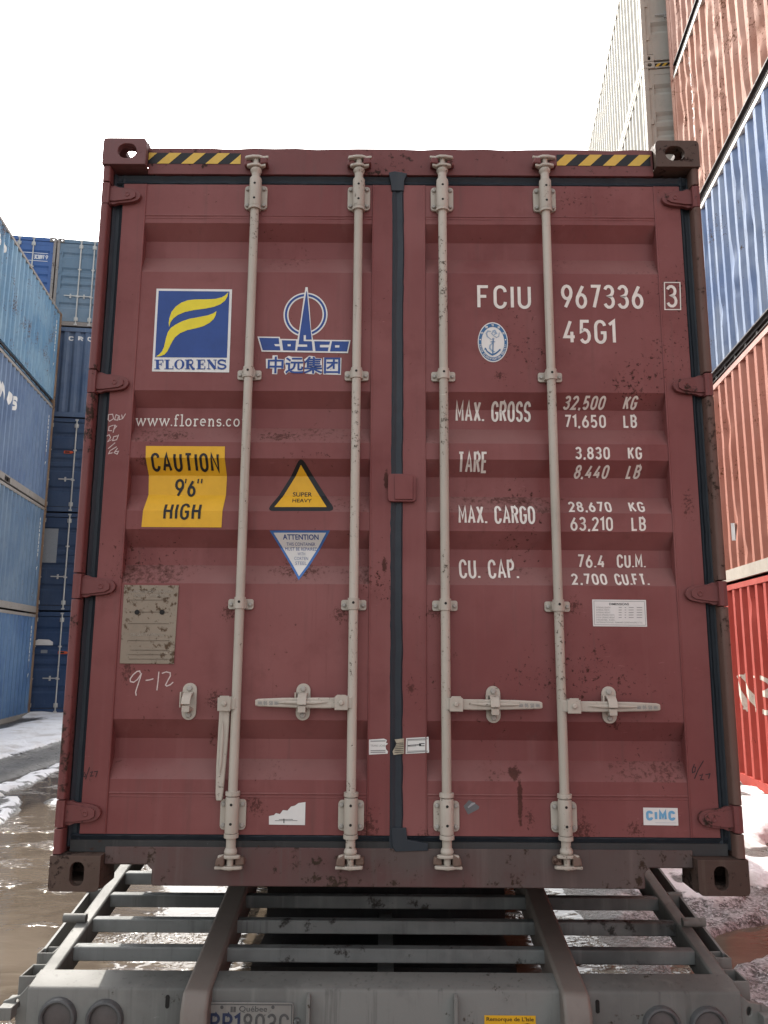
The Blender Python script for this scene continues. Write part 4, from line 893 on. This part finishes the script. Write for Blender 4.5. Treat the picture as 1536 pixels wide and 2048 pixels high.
# locking bars
YB = .022
def bolt(mb, x, y, z, r=.0085, mat=0): mb.lathe((x, y, z), (0, -1, 0), [(0, r), (.006, r), (.0085, r*.7)], 6, mat)
BARS = [((512, 345), (462, 1690), -1), ((715, 345), (704.5, 1690), -1), ((881, 345), (898, 1690), 1), ((1086, 345), (1136, 1690), 1)]
HNDL = {0: (450, 1407), 1: (683, 1405), 2: (912, 1408), 3: (1147, 1412)}
for bi, (pt, pb, s) in enumerate(BARS):
    xt_, zt_ = onp(*pt, YB); xb_, zb_ = onp(*pb, YB); xc = (xt_+xb_)/2; zt_ += .03; zb_ -= .03
    mb = MB(); mb.tube((xc, YB, zb_), (xc, YB, zt_), .0172, n=20); bar = mb.build('locking_bar', M_rod, box)
    for v, kind in ((391, 1), (746, 0), (1207, 0), (1632, -1)):
        zc = onp(xc*500+768, v+(bi-1.5)*3, YB)[1] if False else onp(768+(pt[0]-768), v+(pt[0]-600)*.008, YB)[1]; mb = MB()
        if kind:
            for sx in (-1, 1): mb.prism(rrect(*sorted((xc+sx*.014, xc+sx*.046)), zc-.052, zc+.052, .014, 3, corners=(1, 0, 0, 1) if sx > 0 else (0, 1, 1, 0)), (), .040, YD-.002, 'y')
            mb.lathe((xc, YB, zc-.052-(.006 if kind < 0 else 0)), (0, 0, .125 if kind > 0 else .122), [(0, .0235), (.05, .0245), (.95, .0245), (1, .0235)] , 20)
            if kind > 0: mb.lathe((xc, YB, zc-.066), (0, 0, .012), [(0, .026), (1, .026)], 20)
            else: mb.lathe((xc, YB, zc+.068), (0, 0, .014), [(0, .026), (1, .026)], 20); mb.lathe((xc, YB, zc-.074), (0, 0, .014), [(0, .026), (1, .026)], 20)
            for sx in (-1, 1):
                for sz in (-.036, .036): bolt(mb, xc+sx*.034, .040, zc+sz, .0085, 1)
            for sz in (-.025, .040): mb.lathe((xc, YB-.0238, zc+sz), (0, -1, 0), [(0, .005), (.0012, .005)], 10, 2)
            nm = 'bearing_bracket'
        else:
            mb.prism(rrect(xc-.047, xc+.047, zc-.022, zc+.016, .008), (), .041, YD-.001, 'y')
            mb.lathe((xc, YB, zc-.021), (0, 0, .043), [(0, .0215), (1, .0215)], 20)
            mb.box(xc-.024, xc+.024, .020, .045, zc-.018, zc+.014)
            for sx in (-1, 1): bolt(mb, xc+sx*.036, .041, zc-.004, .008, 1)
            mb.lathe((xc, YB-.0212, zc+.004), (0, -1, 0), [(0, .005), (.0012, .005)], 10, 2); nm = 'guide_bracket'
        mb.build(nm, [M_rod, M_bolt, M_hole], bar, .002)
    # cams and keepers, top and bottom
    for top in (1, 0):
        z0 = onp(pt[0], 349, YB)[1] if top else onp(pb[0], 1694, YB)[1]; k = 1 if top else -1
        mb = MB(); mb.lathe((xc, YB, z0-k*.02), (0, 0, k*.046), [(0, .017), (.45, .016), (.6, .021), (.8, .024), (1, .019)], 18)
        mb.lathe((xc, YB-.006, z0+k*.026), (0, 0, k*.050), [(0, .013), (1, .011)], 12)
        fl = -s if top else s
        for dz, q in ((.030, .8), (.066, 1.0)):
            sh = [(-.046*q, -.004), (-.042*q, -.016), (-.012, -.024), (.012, -.024), (.030*q, -.014), (.052*q, -.018), (.050*q, -.004), (.02, .012), (-.02, .012)]
            za = z0+k*dz; mb.prism([(xc+fl*a, YB-.004+b_) for a, b_ in sh], (), za-.005, za+.006, 'z')
        mb.build('cam', M_rod, bar, .003)
        for sx in (-1, 1):
            mb = MB(); zz0, zz1 = sorted((z0+k*.034, z0+k*.062)); a = xc+sx*.018; b_ = xc+sx*.05
            mb.prism([(a, zz0), (b_, zz0+.004), (b_-sx*.004, zz1), (a-sx*.0, zz1+(.012 if sx*fl > 0 and not top else 0))], (), -.002 if sx*fl > 0 else .014, YH, 'y')
            mb.build('cam_keeper', M_rustb if not top else M_frame, head if top else sill, .005)
    # handle
    hx, hz_ = onp(*HNDL[bi], .012); mb = MB(); hs = 1 if hx > xc else -1
    mb.prism([(hx-.024, hz_-.026), (hx+.024, hz_-.026), (hx+.024, hz_+.022), (hx+.017, hz_+.022), (hx+.017, hz_+.028), (hx-.017, hz_+.028), (hx-.017, hz_+.022), (hx-.024, hz_+.022)], (), -.004, .002, 'y')
    mb.box(hx-.022, hx+.022, .024, .030, hz_-.024, hz_+.024); mb.box(*sorted((hx+hs*-.02, xc)), .0022, .024, hz_-.020, hz_+.020); bolt(mb, hx, -.004, hz_, .010)
    mb.build('handle_hub', M_rod, bar, .002)
    mb = MB(); f = Flat()
    Lh = .312 if bi else .325
    ol = [(0, .018), (.09, .018), (.15, .017), (.21, .0165), (.30, .0125), (Lh, .009), (Lh, -.012), (.30, -.0145), (.15, -.019), (.06, -.020), (0, -.018)]
    rib = [(.045, .002), (.10, .007), (.20, .006), (.235, 0), (.20, -.005), (.10, -.006)]
    if bi == 0: tr_ = lambda a, b_: (hx-.002-a*.025-b_, hz_-.012-a)
    else: tr_ = lambda a, b_: (hx-s*0+(1 if bi > 1 else -1)*a, hz_-.001+b_)
    yb0 = .004 if bi else .014
    mb.prism([tr_(*q) for q in ol], (), yb0, yb0+.014, 'y'); mb.prism([tr_(*q) for q in rib], (), yb0-.007, yb0+.001, 'y')
    mb.build('handle', M_rod, bar, .004)
    if bi:
        sg = 1 if bi > 1 else -1
        t0, t1 = sorted((hx+sg*.228, hx+sg*.30)); f.text('HH 05 SO HH', t0, t1, hz_-.010, hz_+.004, .0022, 0, 1, .25); f.build('lettering', [M_grey], bar, lambda t: yb0)
# catches bolted to the doors
for (u, v, s, ang) in ((378, 1403, -1, 0), (606, 1404, -1, 0), (987, 1409, 1, 0), (1219, 1410, 1, 0)):
    cx, cz = onp(u, v, .04); mb = MB(); mb.prism(rrect(cx-.026, cx+.026, cz-.066, cz+.066, .0255, 6), (), .043, YD-.001, 'y')
    for dz in (.047, -.048): bolt(mb, cx, .043, cz+dz, .011, 1)
    mb.prism([(.043, cz+.034), (.010, cz+.030), (-.008, cz+.014), (-.014, cz-.006), (-.009, cz-.008), (-.002, cz+.012), (.014, cz+.024), (.043, cz+.026)], (), cx-.016, cx+.016, 'x')
    mb.box(cx-.014, cx+.014, -.008, .043, cz-.034, cz-.021); mb.box(cx-.014, cx+.014, -.0085, -.002, cz-.034, cz-.012)
    mb.box(cx-.029, cx-.024, .015, .043, cz-.020, cz+.035); mb.build('handle_catch', [M_rod, M_bolt], DOORS[s], .002)

# ------------------------------------------------------------------ markings on the container
sf = prof
stile = lambda t: YD-.003
P = lambda u, v, y=YD: onp(u, v, y)
def tbox(f, txt, u0, u1, v0, v1, wpx, mat=0, lift=1, gap=.22, shear=0):
    um, vm = (u0+u1)/2, (v0+v1)/2; yy = prof(P(um, vm, prof(P(um, vm)[1]))[1]); yy = prof(P(um, vm, yy)[1])
    y0_, y1_ = (prof(P(um, v_, yy)[1]) for v_ in (v0, v1)); k = (P(u1, vm, yy)[0]-P(u0, vm, yy)[0])/(u1-u0)
    f.text(txt, P(u0, vm, yy)[0], P(u1, vm, yy)[0], P(um, v1, (yy+y1_)/2)[1], P(um, v0, (yy+y0_)/2)[1], wpx*k, mat, lift, gap, shear)
def fbox(f, txt, u0, u1, v0, v1, mat=0, lift=1, bold=0, shear=0):
    um, vm = (u0+u1)/2, (v0+v1)/2; f.font(txt, P(u0, vm)[0], P(u1, vm)[0], P(um, v1)[1], P(um, v0)[1], mat, lift, bold, shear)
DL, DR = DOORS[-1], DOORS[1]
f = Flat()
for (t, a, b_, c, d, wd) in (('FCIU', 955, 1061, 571, 618, 6.2), ('967336', 1123, 1285, 570, 618, 6.2), ('45G1', 1127, 1230, 640, 688, 6.2),
        ('MAX. GROSS', 912, 1060, 804, 844, 4.6), ('TARE', 917, 974, 904, 945, 4.6), ('MAX. CARGO', 918, 1069, 1011, 1048, 4.6), ('CU. CAP.', 919, 1035, 1119, 1158, 4.6),
        ('71,650', 1129, 1211, 830, 856, 3.9), ('3,830', 1151, 1219, 894, 919, 3.9), ('28,670', 1137, 1222, 1003, 1025, 3.9), ('63,210', 1141, 1225, 1034, 1062, 3.9),
        ('76.4', 1155, 1209, 1109, 1136, 3.9), ('2,700', 1143, 1213, 1147, 1170, 3.9), ('LB', 1247, 1273, 830, 856, 3.9), ('KG', 1256, 1283, 894, 919, 3.9),
        ('KG', 1258, 1288, 1003, 1025, 3.9), ('LB', 1263, 1291, 1034, 1062, 3.9), ('CU.M.', 1234, 1290, 1109, 1136, 3.9), ('CU.FT.', 1230, 1296, 1147, 1171, 3.9)): tbox(f, t, a, b_, c, d, wd)
for (t, a, b_, c, d) in (('32,500', 1127, 1208, 793, 819), ('KG', 1247, 1272, 793, 819), ('8,440', 1148, 1215, 931, 957), ('LB', 1253, 1279, 931, 957)): tbox(f, t, a, b_, c, d, 3.9, shear=.14)
f.build('lettering', [M_wht], DR, sf, PB)
f = Flat(); tbox(f, '3', 1333, 1353, 571, 616, 5.6); f.ribbon([P(1328, 566), P(1359, 566), P(1360.5, 620), P(1329, 620), P(1328, 566)], .0042, 0)
f.build('lettering', [M_wht], DR, stile)
f = Flat(); tbox(f, 'www.florens.com', 272, 504, 829, 853, 2.5, gap=.13); f.build('lettering', [M_wht], DL, sf, PB)
# blue square logo with a yellow swoosh
f = Flat(); q = lambda x, y: P(300+x*.11719, 560+y*.11719)
f.poly([q(113, 150), q(1402, 162), q(1352, 1580), q(35, 1562)], 0, 1); f.poly([q(150, 188), q(1358, 200), q(1315, 1330), q(88, 1322)], 1, 2)
f.poly([q(*a) for a in ((1340, 215), (1290, 262), (1230, 300), (1120, 327), (1000, 333), (760, 338), (650, 350), (540, 390), (440, 460), (370, 550), (335, 650), (322, 740), (330, 808), (350, 730), (400, 660), (480, 600), (600, 550), (750, 518), (950, 492), (1100, 460), (1200, 420), (1280, 360), (1320, 290))], 2, 3)
f.poly([q(*a) for a in ((1138, 535), (1080, 575), (980, 610), (800, 645), (680, 665), (560, 705), (450, 760), (360, 820), (310, 890), (280, 980), (262, 1060), (240, 1150), (210, 1220), (160, 1275), (105, 1310), (170, 1308), (250, 1275), (300, 1220), (340, 1140), (380, 1060), (430, 980), (520, 910), (640, 860), (800, 825), (920, 790), (1020, 735), (1090, 670), (1125, 600))], 2, 3)
def serif(f, x0, w_, strokes, mat=1):
    for pts, wd in strokes: f.ribbon([q(x0+a*w_, 1528-b_*166) for a, b_ in pts], wd*166*.11719*.00185, mat, 3)
V = lambda x, wd=.32: ([(x, .03), (x, .97)], wd)
serif(f, 78, 150, [V(.36), ([(.0, .95), (1, .95)], .1), ([(.97, .95), (.97, .68)], .09), ([(.5, .52), (.78, .52)], .1), ([(.78, .36), (.78, .68)], .08), ([(0, .045), (.66, .045)], .09)])
serif(f, 248, 152, [V(.32), ([(0, .955), (.62, .955)], .09), ([(0, .05), (1, .05)], .1), ([(.97, .03), (.97, .34)], .09)])
c_ = q(504, 1444); k_ = q(504, 1360)[1]-c_[1]
n_ = 36; rx = q(590, 1444)[0]-c_[0]; ri = rx*.52
for i in range(n_):
    a, b_ = 2*math.pi*i/n_, 2*math.pi*(i+1)/n_
    f.face([(c_[0]+ri*math.cos(a), c_[1]+k_*.88*math.sin(a)), (c_[0]+rx*math.cos(a), c_[1]+k_*math.sin(a)), (c_[0]+rx*math.cos(b_), c_[1]+k_*math.sin(b_)), (c_[0]+ri*math.cos(b_), c_[1]+k_*.88*math.sin(b_))], 1, 3)
serif(f, 598, 165, [V(.29), ([(0, .955), (.5, .955)], .09), ([(.3, .955), (.6, .955)]+arc(.6, .73, .22, .225, 90, -90, 8)+[(.3, .5)], .13), ([(.55, .5), (.82, .05), (1.02, .05)], .24), ([(0, .045), (.56, .045)], .09)])
serif(f, 797, 145, [V(.32), ([(0, .955), (.98, .955)], .1), ([(.96, .955), (.96, .7)], .09), ([(.5, .52), (.76, .52)], .1), ([(.76, .36), (.76, .68)], .08), ([(0, .045), (1, .045)], .1), ([(.98, .03), (.98, .32)], .09)])
serif(f, 975, 165, [([(.18, .03), (.18, .95)], .09), ([(.14, .97), (.86, .03)], .30), ([(.86, .05), (.86, .97)], .09), ([(0, .955), (.3, .955)], .09), ([(0, .045), (.36, .045)], .09), ([(.66, .955), (1.02, .955)], .09)])
serif(f, 1150, 155, [(arc(.5, .73, .38, .22, 20, 250, 10)+arc(.5, .27, .42, .22, 85, -165, 10), .2), ([(.9, .98), (.9, .66)], .08), ([(.08, .02), (.08, .36)], .08)])
f.build('logo_sticker', [M_film, M_blue, M_lemon], DL, sf, PB)
# spire and ring emblem
f = Flat(); q = lambda x, y: P(490+x*.15625, 560+y*.15625); c_ = q(775, 445); rr = lambda r: abs(q(775+r, 445)[0]-c_[0]); ky = abs(q(775, 345)[1]-c_[1])/rr(100)
f.ring(c_, rr(282), rr(218), 0, 1, ky, 56); f.ring(c_, rr(264), rr(236), 1, 2, ky, 56)
f.poly([q(*a) for a in ((776, 95), (803, 97), (825, 330), (848, 640), (872, 768), (1352, 773), (1318, 940), (215, 920), (160, 727), (446, 731), (452, 757), (672, 762), (692, 655), (720, 470), (752, 230))], 0, 3)
f.poly([q(*a) for a in ((786, 150), (794, 150), (812, 340), (833, 560), (856, 766), (780, 768), (780, 710), (752, 710), (752, 786), (856, 788), (869, 911), (668, 908), (676, 858), (797, 858), (797, 830), (686, 828), (706, 665), (735, 470))], 1, 4)
f.poly([q(*a) for a in ((182, 743), (434, 748), (441, 824), (375, 824), (388, 850), (446, 852), (455, 905), (228, 903))], 1, 4)
f.poly([q(*a) for a in ((472, 775), (655, 778), (643, 908), (490, 905))], 1, 4, [[q(*a) for a in ((545, 825), (588, 825), (586, 852), (548, 852))]])
f.poly([q(*a) for a in ((888, 787), (1090, 790), (1080, 833), (960, 833), (960, 865), (1072, 866), (1060, 916), (902, 914))], 1, 4)
f.poly([q(*a) for a in ((1113, 787), (1332, 790), (1306, 920), (1088, 918))], 1, 4, [[q(*a) for a in ((1153, 838), (1210, 838), (1208, 868), (1153, 868))]])
b0, b1 = q(288, 1200), q(1222, 985)
c0, c1 = q(270, 1216), q(1238, 968)
for pl_ in (((268, 1010), (350, 1010), (355, 966), (418, 966), (420, 1012), (500, 1015), (498, 1140), (418, 1140), (412, 1208), (346, 1205), (352, 1135), (270, 1132)), ((512, 1000), (560, 972), (600, 985), (735, 988), (738, 1040), (748, 1045), (740, 1190), (640, 1195), (560, 1180), (522, 1215), (498, 1180), (522, 1130), (505, 1050)),
            ((755, 1020), (820, 972), (895, 980), (905, 1000), (985, 1005), (990, 1130), (985, 1200), (960, 1212), (905, 1180), (885, 1210), (845, 1205), (775, 1200), (758, 1170), (775, 1060)), ((1002, 993), (1235, 997), (1228, 1216), (1000, 1210))): f.poly([q(*a) for a in pl_], 0, 1)
f.font('\u4e2d\u8fdc\u96c6\u56e2', b0[0], b1[0], b0[1], b1[1], 1, 3, .018)
f.build('logo_sticker', [M_film, M_blue], DL, sf, PB)
# caution notice
f = Flat(); f.poly([P(292, 892), P(450, 893), P(449, 955), P(443, 1055), P(283, 1054), P(290, 985)], 0, 1)
for (t, a, b_, c, d) in (('CAUTION', 304, 438, 907, 943), ('9', 351, 368, 958, 994), ('6', 376, 391, 960, 994), ('HIGH', 328, 401, 1006, 1040)): tbox(f, t, a, b_, c, d, 5.0, 1, 3, .25)
q = lambda u, v: P(u, v, YD+DD)
f.ribbon([q(371, 967), q(372.5, 958)], .0048, 1, 3); f.ribbon([q(396, 967), q(397.5, 958)], .0055, 1, 3); f.ribbon([q(403, 967), q(404.5, 958)], .0055, 1, 3)
f.build('caution_notice', [M_yel, M_blk], DL, sf, PB)
# warning triangles
def rtri(pts, r, n=5):
    out = []; m_ = len(pts)
    for i in range(m_):
        p_, a, b_ = Vector(pts[i]), Vector(pts[i-1]), Vector(pts[(i+1) % m_]); d1 = (a-p_).normalized(); d2 = (b_-p_).normalized()
        for k in range(n+1):
            t = k/n; out.append(tuple((p_+d1*r)*(1-t)**2+p_*2*t*(1-t)+(p_+d2*r)*t*t))
    return out
f = Flat(); f.poly([P(*a) for a in rtri([(602, 912), (672, 1022), (532, 1022)], 16)], 1, 1); f.poly([P(601, 928), P(653, 1013), P(548, 1013)], 0, 2)
fbox(f, 'SUPER', 583, 622, 980, 989, 1, 3, .012); fbox(f, 'HEAVY', 583, 622, 994, 1002.5, 1, 3, .012); f.build('warning_triangle', [M_yel, M_blk], DL, sf, PB)
f = Flat(); f.poly([P(539, 1061), P(660, 1061), P(597, 1160)], 1, 1); f.poly([P(546.5, 1065), P(652, 1065), P(597, 1151.5)], 0, 2)
fbox(f, 'ATTENTION', 564.5, 636.5, 1068, 1078, 2, 3, .02)
for (t, a, b_, c, d, m_) in (('THIS CONTAINER', 571, 629, 1083, 1089, 2), ('MUST BE REPAIRED', 567.5, 633, 1092, 1098.5, 2), ('WITH', 592.5, 608, 1102, 1108, 3), ('CORTEN', 586, 614, 1111, 1117.5, 3), ('STEEL', 588, 611, 1120.5, 1127, 3)): fbox(f, t, a, b_, c, d, m_, 3)
f.build('notice_triangle', [M_film, M_lblue, M_blue, M_ink2], DL, sf, PB)
# oval seal
f = Flat(); q = lambda x, y: P(920+x*.09115, 620+y*.09115); c_ = q(720, 708); rx, rz = abs(q(1050, 708)[0]-c_[0]), abs(q(720, 273)[1]-c_[1]); ky = rz/rx
f.ring(c_, rx, 0, 0, 1, ky, 44); f.ring(c_, rx*.945, rx*.76, 1, 2, ky, 44)
for i, ch in enumerate('CHINA CLASSIFICATION SOCIETY'):
    if ch == ' ': continue
    a = R(190+160*i/27); cx, cz = c_[0]+rx*.85*math.cos(a), c_[1]+rz*.85*math.sin(a); t_ = Vector((-math.sin(a)*rx, math.cos(a)*rz)).normalized(); n_ = Vector((-t_.y, t_.x)); s_ = .0052
    gl = {'Y': (.5, [[(0, 1), (.5, .5), (1, 1)], [(.5, .5), (.5, 0)]])}.get(ch) or GLY[ch]
    for stp in gl[1]: f.ribbon([(cx+(t_.x*(a_-.5)*.8*max(.1, gl[0])*2+n_.x*(b_-.5)*1.5)*s_, cz+(t_.y*(a_-.5)*.8*max(.1, gl[0])*2+n_.y*(b_-.5)*1.5)*s_) for a_, b_ in stp], .0014, 0, 3)
for i, ch in enumerate('\u4e2d\u56fd\u8239\u7ea7\u793e'):
    a = R(148-29*i); cx, cz = c_[0]+rx*.85*math.cos(a), c_[1]+rz*.85*math.sin(a); f.font(ch, cx-.005, cx+.005, cz-.005, cz+.005, 0, 3, .03)
for a in (172, 8): cx, cz = c_[0]+rx*.85*math.cos(R(a)), c_[1]+rz*.85*math.sin(R(a)); f.ring((cx, cz), .0028, 0, 0, 3, 1, 8)
f.ring(q(727, 640), .0042, .0022, 1, 3, 1, 14); f.ribbon([q(725, 660), q(718, 985)], .0042, 1, 3); f.ribbon([q(670, 705), q(770, 705)], .003, 1, 3)
f.ribbon([q(555, 850), q(590, 910), q(660, 965), q(710, 990), q(780, 960), q(850, 905), q(880, 860)], .007, 1, 3, taper=True)
f.poly([q(530, 880), q(548, 825), q(592, 870)], 1, 3); f.poly([q(835, 885), q(888, 855), q(886, 905)], 1, 3)
f.ribbon([q(860, 500), q(850, 580), q(800, 610), q(740, 570), q(690, 520), q(730, 480), (q(790, 520))], .0035, 2, 2); f.ribbon([q(690, 660), q(600, 590), q(575, 520), q(610, 465), q(680, 475)], .006, 2, 2, taper=True)
f.ribbon([q(720, 720), q(660, 780), q(650, 840), q(700, 900), q(770, 925)], .007, 2, 2, taper=True); f.ribbon([q(700, 470), q(760, 450), q(800, 520), q(740, 545)], .006, 2, 2, taper=True)
f.build('seal_emblem', [M_film, M_seal, plain('pale_blue_print', (.28, .36, .45), .5)], DR, sf, PB)
# dimension plate, maker's label, torn labels, tape
f = Flat(); f.poly([P(1184, 1199), P(1291.5, 1200), P(1294, 1253.5), P(1186, 1252.5)], 0, 1); f.ribbon([P(1187.5, 1202), P(1288.5, 1203), P(1291, 1250.5), P(1189, 1249.5), P(1187.5, 1202)], .0016, 1, 2)
fbox(f, 'DIMENSIONS', 1218, 1257.5, 1206, 1210.5, 2, 2, .01)
for i, row in enumerate((('INTERNAL LENGTH', 28, '39FT'), ('INTERNAL WIDTH', 26, '7FT'), ('INTERNAL HEIGHT', 28, '8FT'), ('DOOR OPENING WIDTH', 36, '7FT'), ('DOOR OPENING HEIGHT', 37, '8FT'))):
    v = 1213.5+i*5; fbox(f, row[0], 1192.5, 1192.5+row[1], v, v+3, 1, 2)
    for (a, b_) in ((1237, 1243), (1249, 1252), (1257, 1267), (1273, 1284)): f.ribbon([P(a, v+1.5), P(b_, v+1.5)], .0022, 1, 2)
fbox(f, 'MODEL NO.', 1193, 1230, 1238.5, 1241.5, 1, 2); fbox(f, 'INTERNATIONAL MARINE CONTAINERS LTD.', 1193, 1285, 1243.5, 1246.5, 1, 2)
f.build('dimension_plate', [M_film, M_grey, M_blk], DR, sf, PB)
f = Flat(); f.poly([P(1286, 1615), P(1355, 1616), P(1356.5, 1651), P(1287, 1650)], 0, 1); tbox(f, 'CIMC', 1292, 1350, 1621, 1641, 5.2, 1, 2, .2); f.ribbon([P(1310, 1645), P(1352, 1645.5)], .0018, 2, 2)
f.build('maker_label', [M_film, plain('sky_blue_print', (.15, .36, .55), .5), plain('pale_print', (.50, .52, .54), .5)], DR, sf, PB)
f = Flat(); f.poly([P(538, 1632), P(548, 1630), P(552, 1626), P(560, 1628), P(566, 1620), P(575, 1621), P(582, 1613), P(590, 1611), P(597, 1606), P(611, 1604), P(610, 1650), P(538, 1649)], 0, 1); f.ribbon([P(550, 1641), P(595, 1641)], .0014, 1, 2); f.ribbon([P(558, 1638.5), P(586, 1638.5)], .0014, 1, 2); f.ribbon([P(568, 1637), P(568, 1646)], .003, 1, 2)
f.build('torn_label', [M_film, M_blk], DL, sf, PB)
f = Flat(); f.poly([P(927, 1612), P(938, 1600), P(946, 1604), P(959, 1613), P(957, 1618), P(936, 1629)], 0, 1); f.ribbon([P(936, 1615), P(944, 1608), P(950, 1606)], .008, 1, 2, taper=True); f.build('tape_scrap', [plain('grey_tape', (.13, .13, .135), .4), plain('silver_tape', (.30, .30, .31), .35)], DR, sf, PB)
f = Flat(); f.poly([P(738, 1479), P(768, 1477), P(774, 1480), P(772, 1485), P(776, 1487), P(771, 1491), P(772, 1498), P(776, 1503), P(775, 1507), P(738, 1509)], 0, 1)
fbox(f, 'TRANS LICHE', 741, 770, 1489, 1493, 1, 2); 
for v in (1482, 1501, 1504.5): f.ribbon([P(741, v), P(771, v-.5)], .0035, 1, 2)
f.build('torn_label', [M_film, M_grey], DL, stile)
f = Flat(); f.poly([P(812, 1476), P(857, 1473.5), P(858, 1505), P(811, 1507.5)], 0, 1); f.ribbon([P(815, 1481), P(851, 1479.5), P(852, 1500), P(815, 1502), P(815, 1481)], .0016, 1, 2)
f.ribbon([P(818, 1490), P(818, 1492.5)], .010, 2, 2); f.ribbon([P(820, 1491), P(832, 1490)], .007, 1, 2); f.ribbon([P(831, 1489.6), P(839, 1489.2)], .003, 2, 2); f.poly([P(838, 1486.5), P(849, 1486), P(849, 1492), P(838, 1492)], 2, 2); f.poly([P(842, 1488), P(849, 1487.6), P(849, 1490.4), P(842, 1490.4)], 0, 3)
f.ribbon([P(814, 1479), P(855, 1477)], .0035, 1, 2); f.ribbon([P(814, 1504.5), P(855, 1502)], .0035, 1, 2)
f.build('bolt_seal_label', [M_film, M_grey, M_blk], DR, stile)
f = Flat(); f.poly([P(789, 1478), P(808, 1476), P(808, 1506), P(787, 1509), P(785, 1502), P(790, 1493), P(793, 1486)], 0, 1)
for i in range(6): f.ribbon([P(789, 1486+i*3.6), P(807, 1485+i*3.6)], .002, 1, 2)
f.build('torn_label', [plain('dirty_paper', (.40, .36, .27), .7, .35, 60), M_pen], DR, lambda t: YD-.012)
# riveted tan approval plate
mb = MB(); mb.prism([P(249, 1170), P(358, 1171), P(348, 1328), P(240, 1327)], (), YD-.004, YD-.0005, 'y'); plt = mb.build('approval_plate', M_tan, DL, .001)
f = Flat()
for (t, a, b_, c, d) in (('APPROVED FOR TRANSPORT', 262, 346, 1181, 1186), ('UNDER CUSTOMS SEAL', 270, 338, 1189, 1194), ('CSC SAFETY APPROVAL', 262, 329, 1267, 1272)): fbox(f, t, a, b_, c, d, 0, 1)
for v in (1200, 1224, 1247, 1281, 1300, 1309, 1318): f.ribbon([P(256+(v % 7), v), P(335+(v % 11), v+.4)], .0018, 1, 1)
for u in (275, 325): f.ring(P(u, 1224.5), .0095, 0, 2, 2, 1, 14)
f.build('lettering', [plain('worn_raised_print', (.34, .30, .25), .6, .4, 60), plain('worn_dark_print', (.13, .10, .075), .6, .5, 50), M_hole], DL, lambda t: YD-.004)
# hazard stripes on the header
for (ul, ur, vt, vb, ph) in ((298, 482, 306.5, 328, .35), (1113, 1300, 310, 332, -.15)):
    x0, x1 = P(ul, vt, YH)[0], P(ur, vt, YH)[0]; z1, z0 = P((ul+ur)/2, vt, YH)[1], P((ul+ur)/2, vb, YH)[1]
    f = Flat(); f.poly([(x0, z0), (x1, z0), (x1, z1), (x0, z1)], 1, 1); per = (x1-x0)/3.8; k = -2
    while k < 6:
        a = x0+(k+ph)*per
        poly = [(a, z0), (a+per*.5, z0), (a+per, z1), (a+per*.5, z1)]
        # clip to the film's ends
        def clip(pl, xc, keep):
            out = []
            for i in range(len(pl)):
                A, B = pl[i-1], pl[i]; ia = (A[0]-xc)*keep >= 0; ib = (B[0]-xc)*keep >= 0
                if ia != ib: t = (xc-A[0])/(B[0]-A[0]); out.append((xc, A[1]+t*(B[1]-A[1])))
                if ib: out.append(B)
            return out
        poly = clip(poly, x0, 1)
        if len(poly) > 2: poly = clip(poly, x1, -1)
        if len(poly) > 2: f.poly(poly, 0, 2)
        k += 1
    f.build('hazard_stripe', [M_stripe_y, M_blk], head, lambda t: YH)
# chalk and marker scribbles
f = Flat(); q = lambda x, y: P(230+x*.12206, 1160+y*.12206)
for st in (((420, 1530), (405, 1490), (360, 1500), (300, 1550), (250, 1620), (255, 1665), (310, 1675), (370, 1630), (430, 1540)), ((438, 1525), (400, 1650), (350, 1800), (340, 1840), (350, 1895)), ((503, 1645), (560, 1638), (632, 1618)), ((722, 1500), (708, 1650), (688, 1808)), ((770, 1530), (840, 1505), (905, 1520), (910, 1570), (860, 1660), (830, 1720), (850, 1738), (910, 1715), (955, 1672))): f.ribbon([q(*a) for a in st], .0042, 0, 1)
f.build('chalk_writing', [M_chalk], DL, sf, PB)
f = Flat()
for st in (((217, 840), (218, 830), (226, 829), (228, 838), (220, 843), (217, 840)), ((230, 840), (233, 830), (238, 832), (236, 841), (230, 840)), ((240, 832), (239, 840), (246, 838), (244, 830)), ((246, 838), (252, 828)),
           ((228, 851), (219, 854), (218, 862), (225, 862)), ((231, 850), (227, 866)), ((229, 852), (234, 853), (229, 859)), ((214, 873), (219, 870), (222, 876), (216, 884), (224, 880)), ((236, 872), (228, 874), (226, 882), (234, 880), (238, 870)), ((231, 886), (217, 898)), ((234, 894), (221, 902), (218, 908), (226, 906)), ((236, 897), (229, 906), (235, 909), (238, 903), (231, 904))): f.ribbon([P(*a) for a in st], .0032, 0, 1)
f.build('chalk_writing', [M_chalk], DL, stile)
f = Flat()
for st in (((170, 1544), (167, 1552), (171, 1553), (172, 1547)), ((180, 1534), (172, 1558)), ((181, 1545), (186, 1543), (182, 1552), (188, 1551)), ((189, 1543), (196, 1542), (192, 1554))): f.ribbon([P(*a) for a in st], .0025, 0, 1)
f.build('marker_writing', [M_pen], DL, lambda t: YD-.003)
f = Flat()
for st in (((1388, 1528), (1384, 1538), (1384, 1545), (1389, 1543), (1390, 1534), (1386, 1533)), ((1406, 1521), (1395, 1540), (1388, 1557)), ((1398, 1551), (1404, 1549), (1400, 1559), (1407, 1559)), ((1410, 1549), (1419, 1547), (1416, 1557))): f.ribbon([P(*a) for a in st], .0028, 0, 1)
f.build('marker_writing', [M_pen], DR, stile)
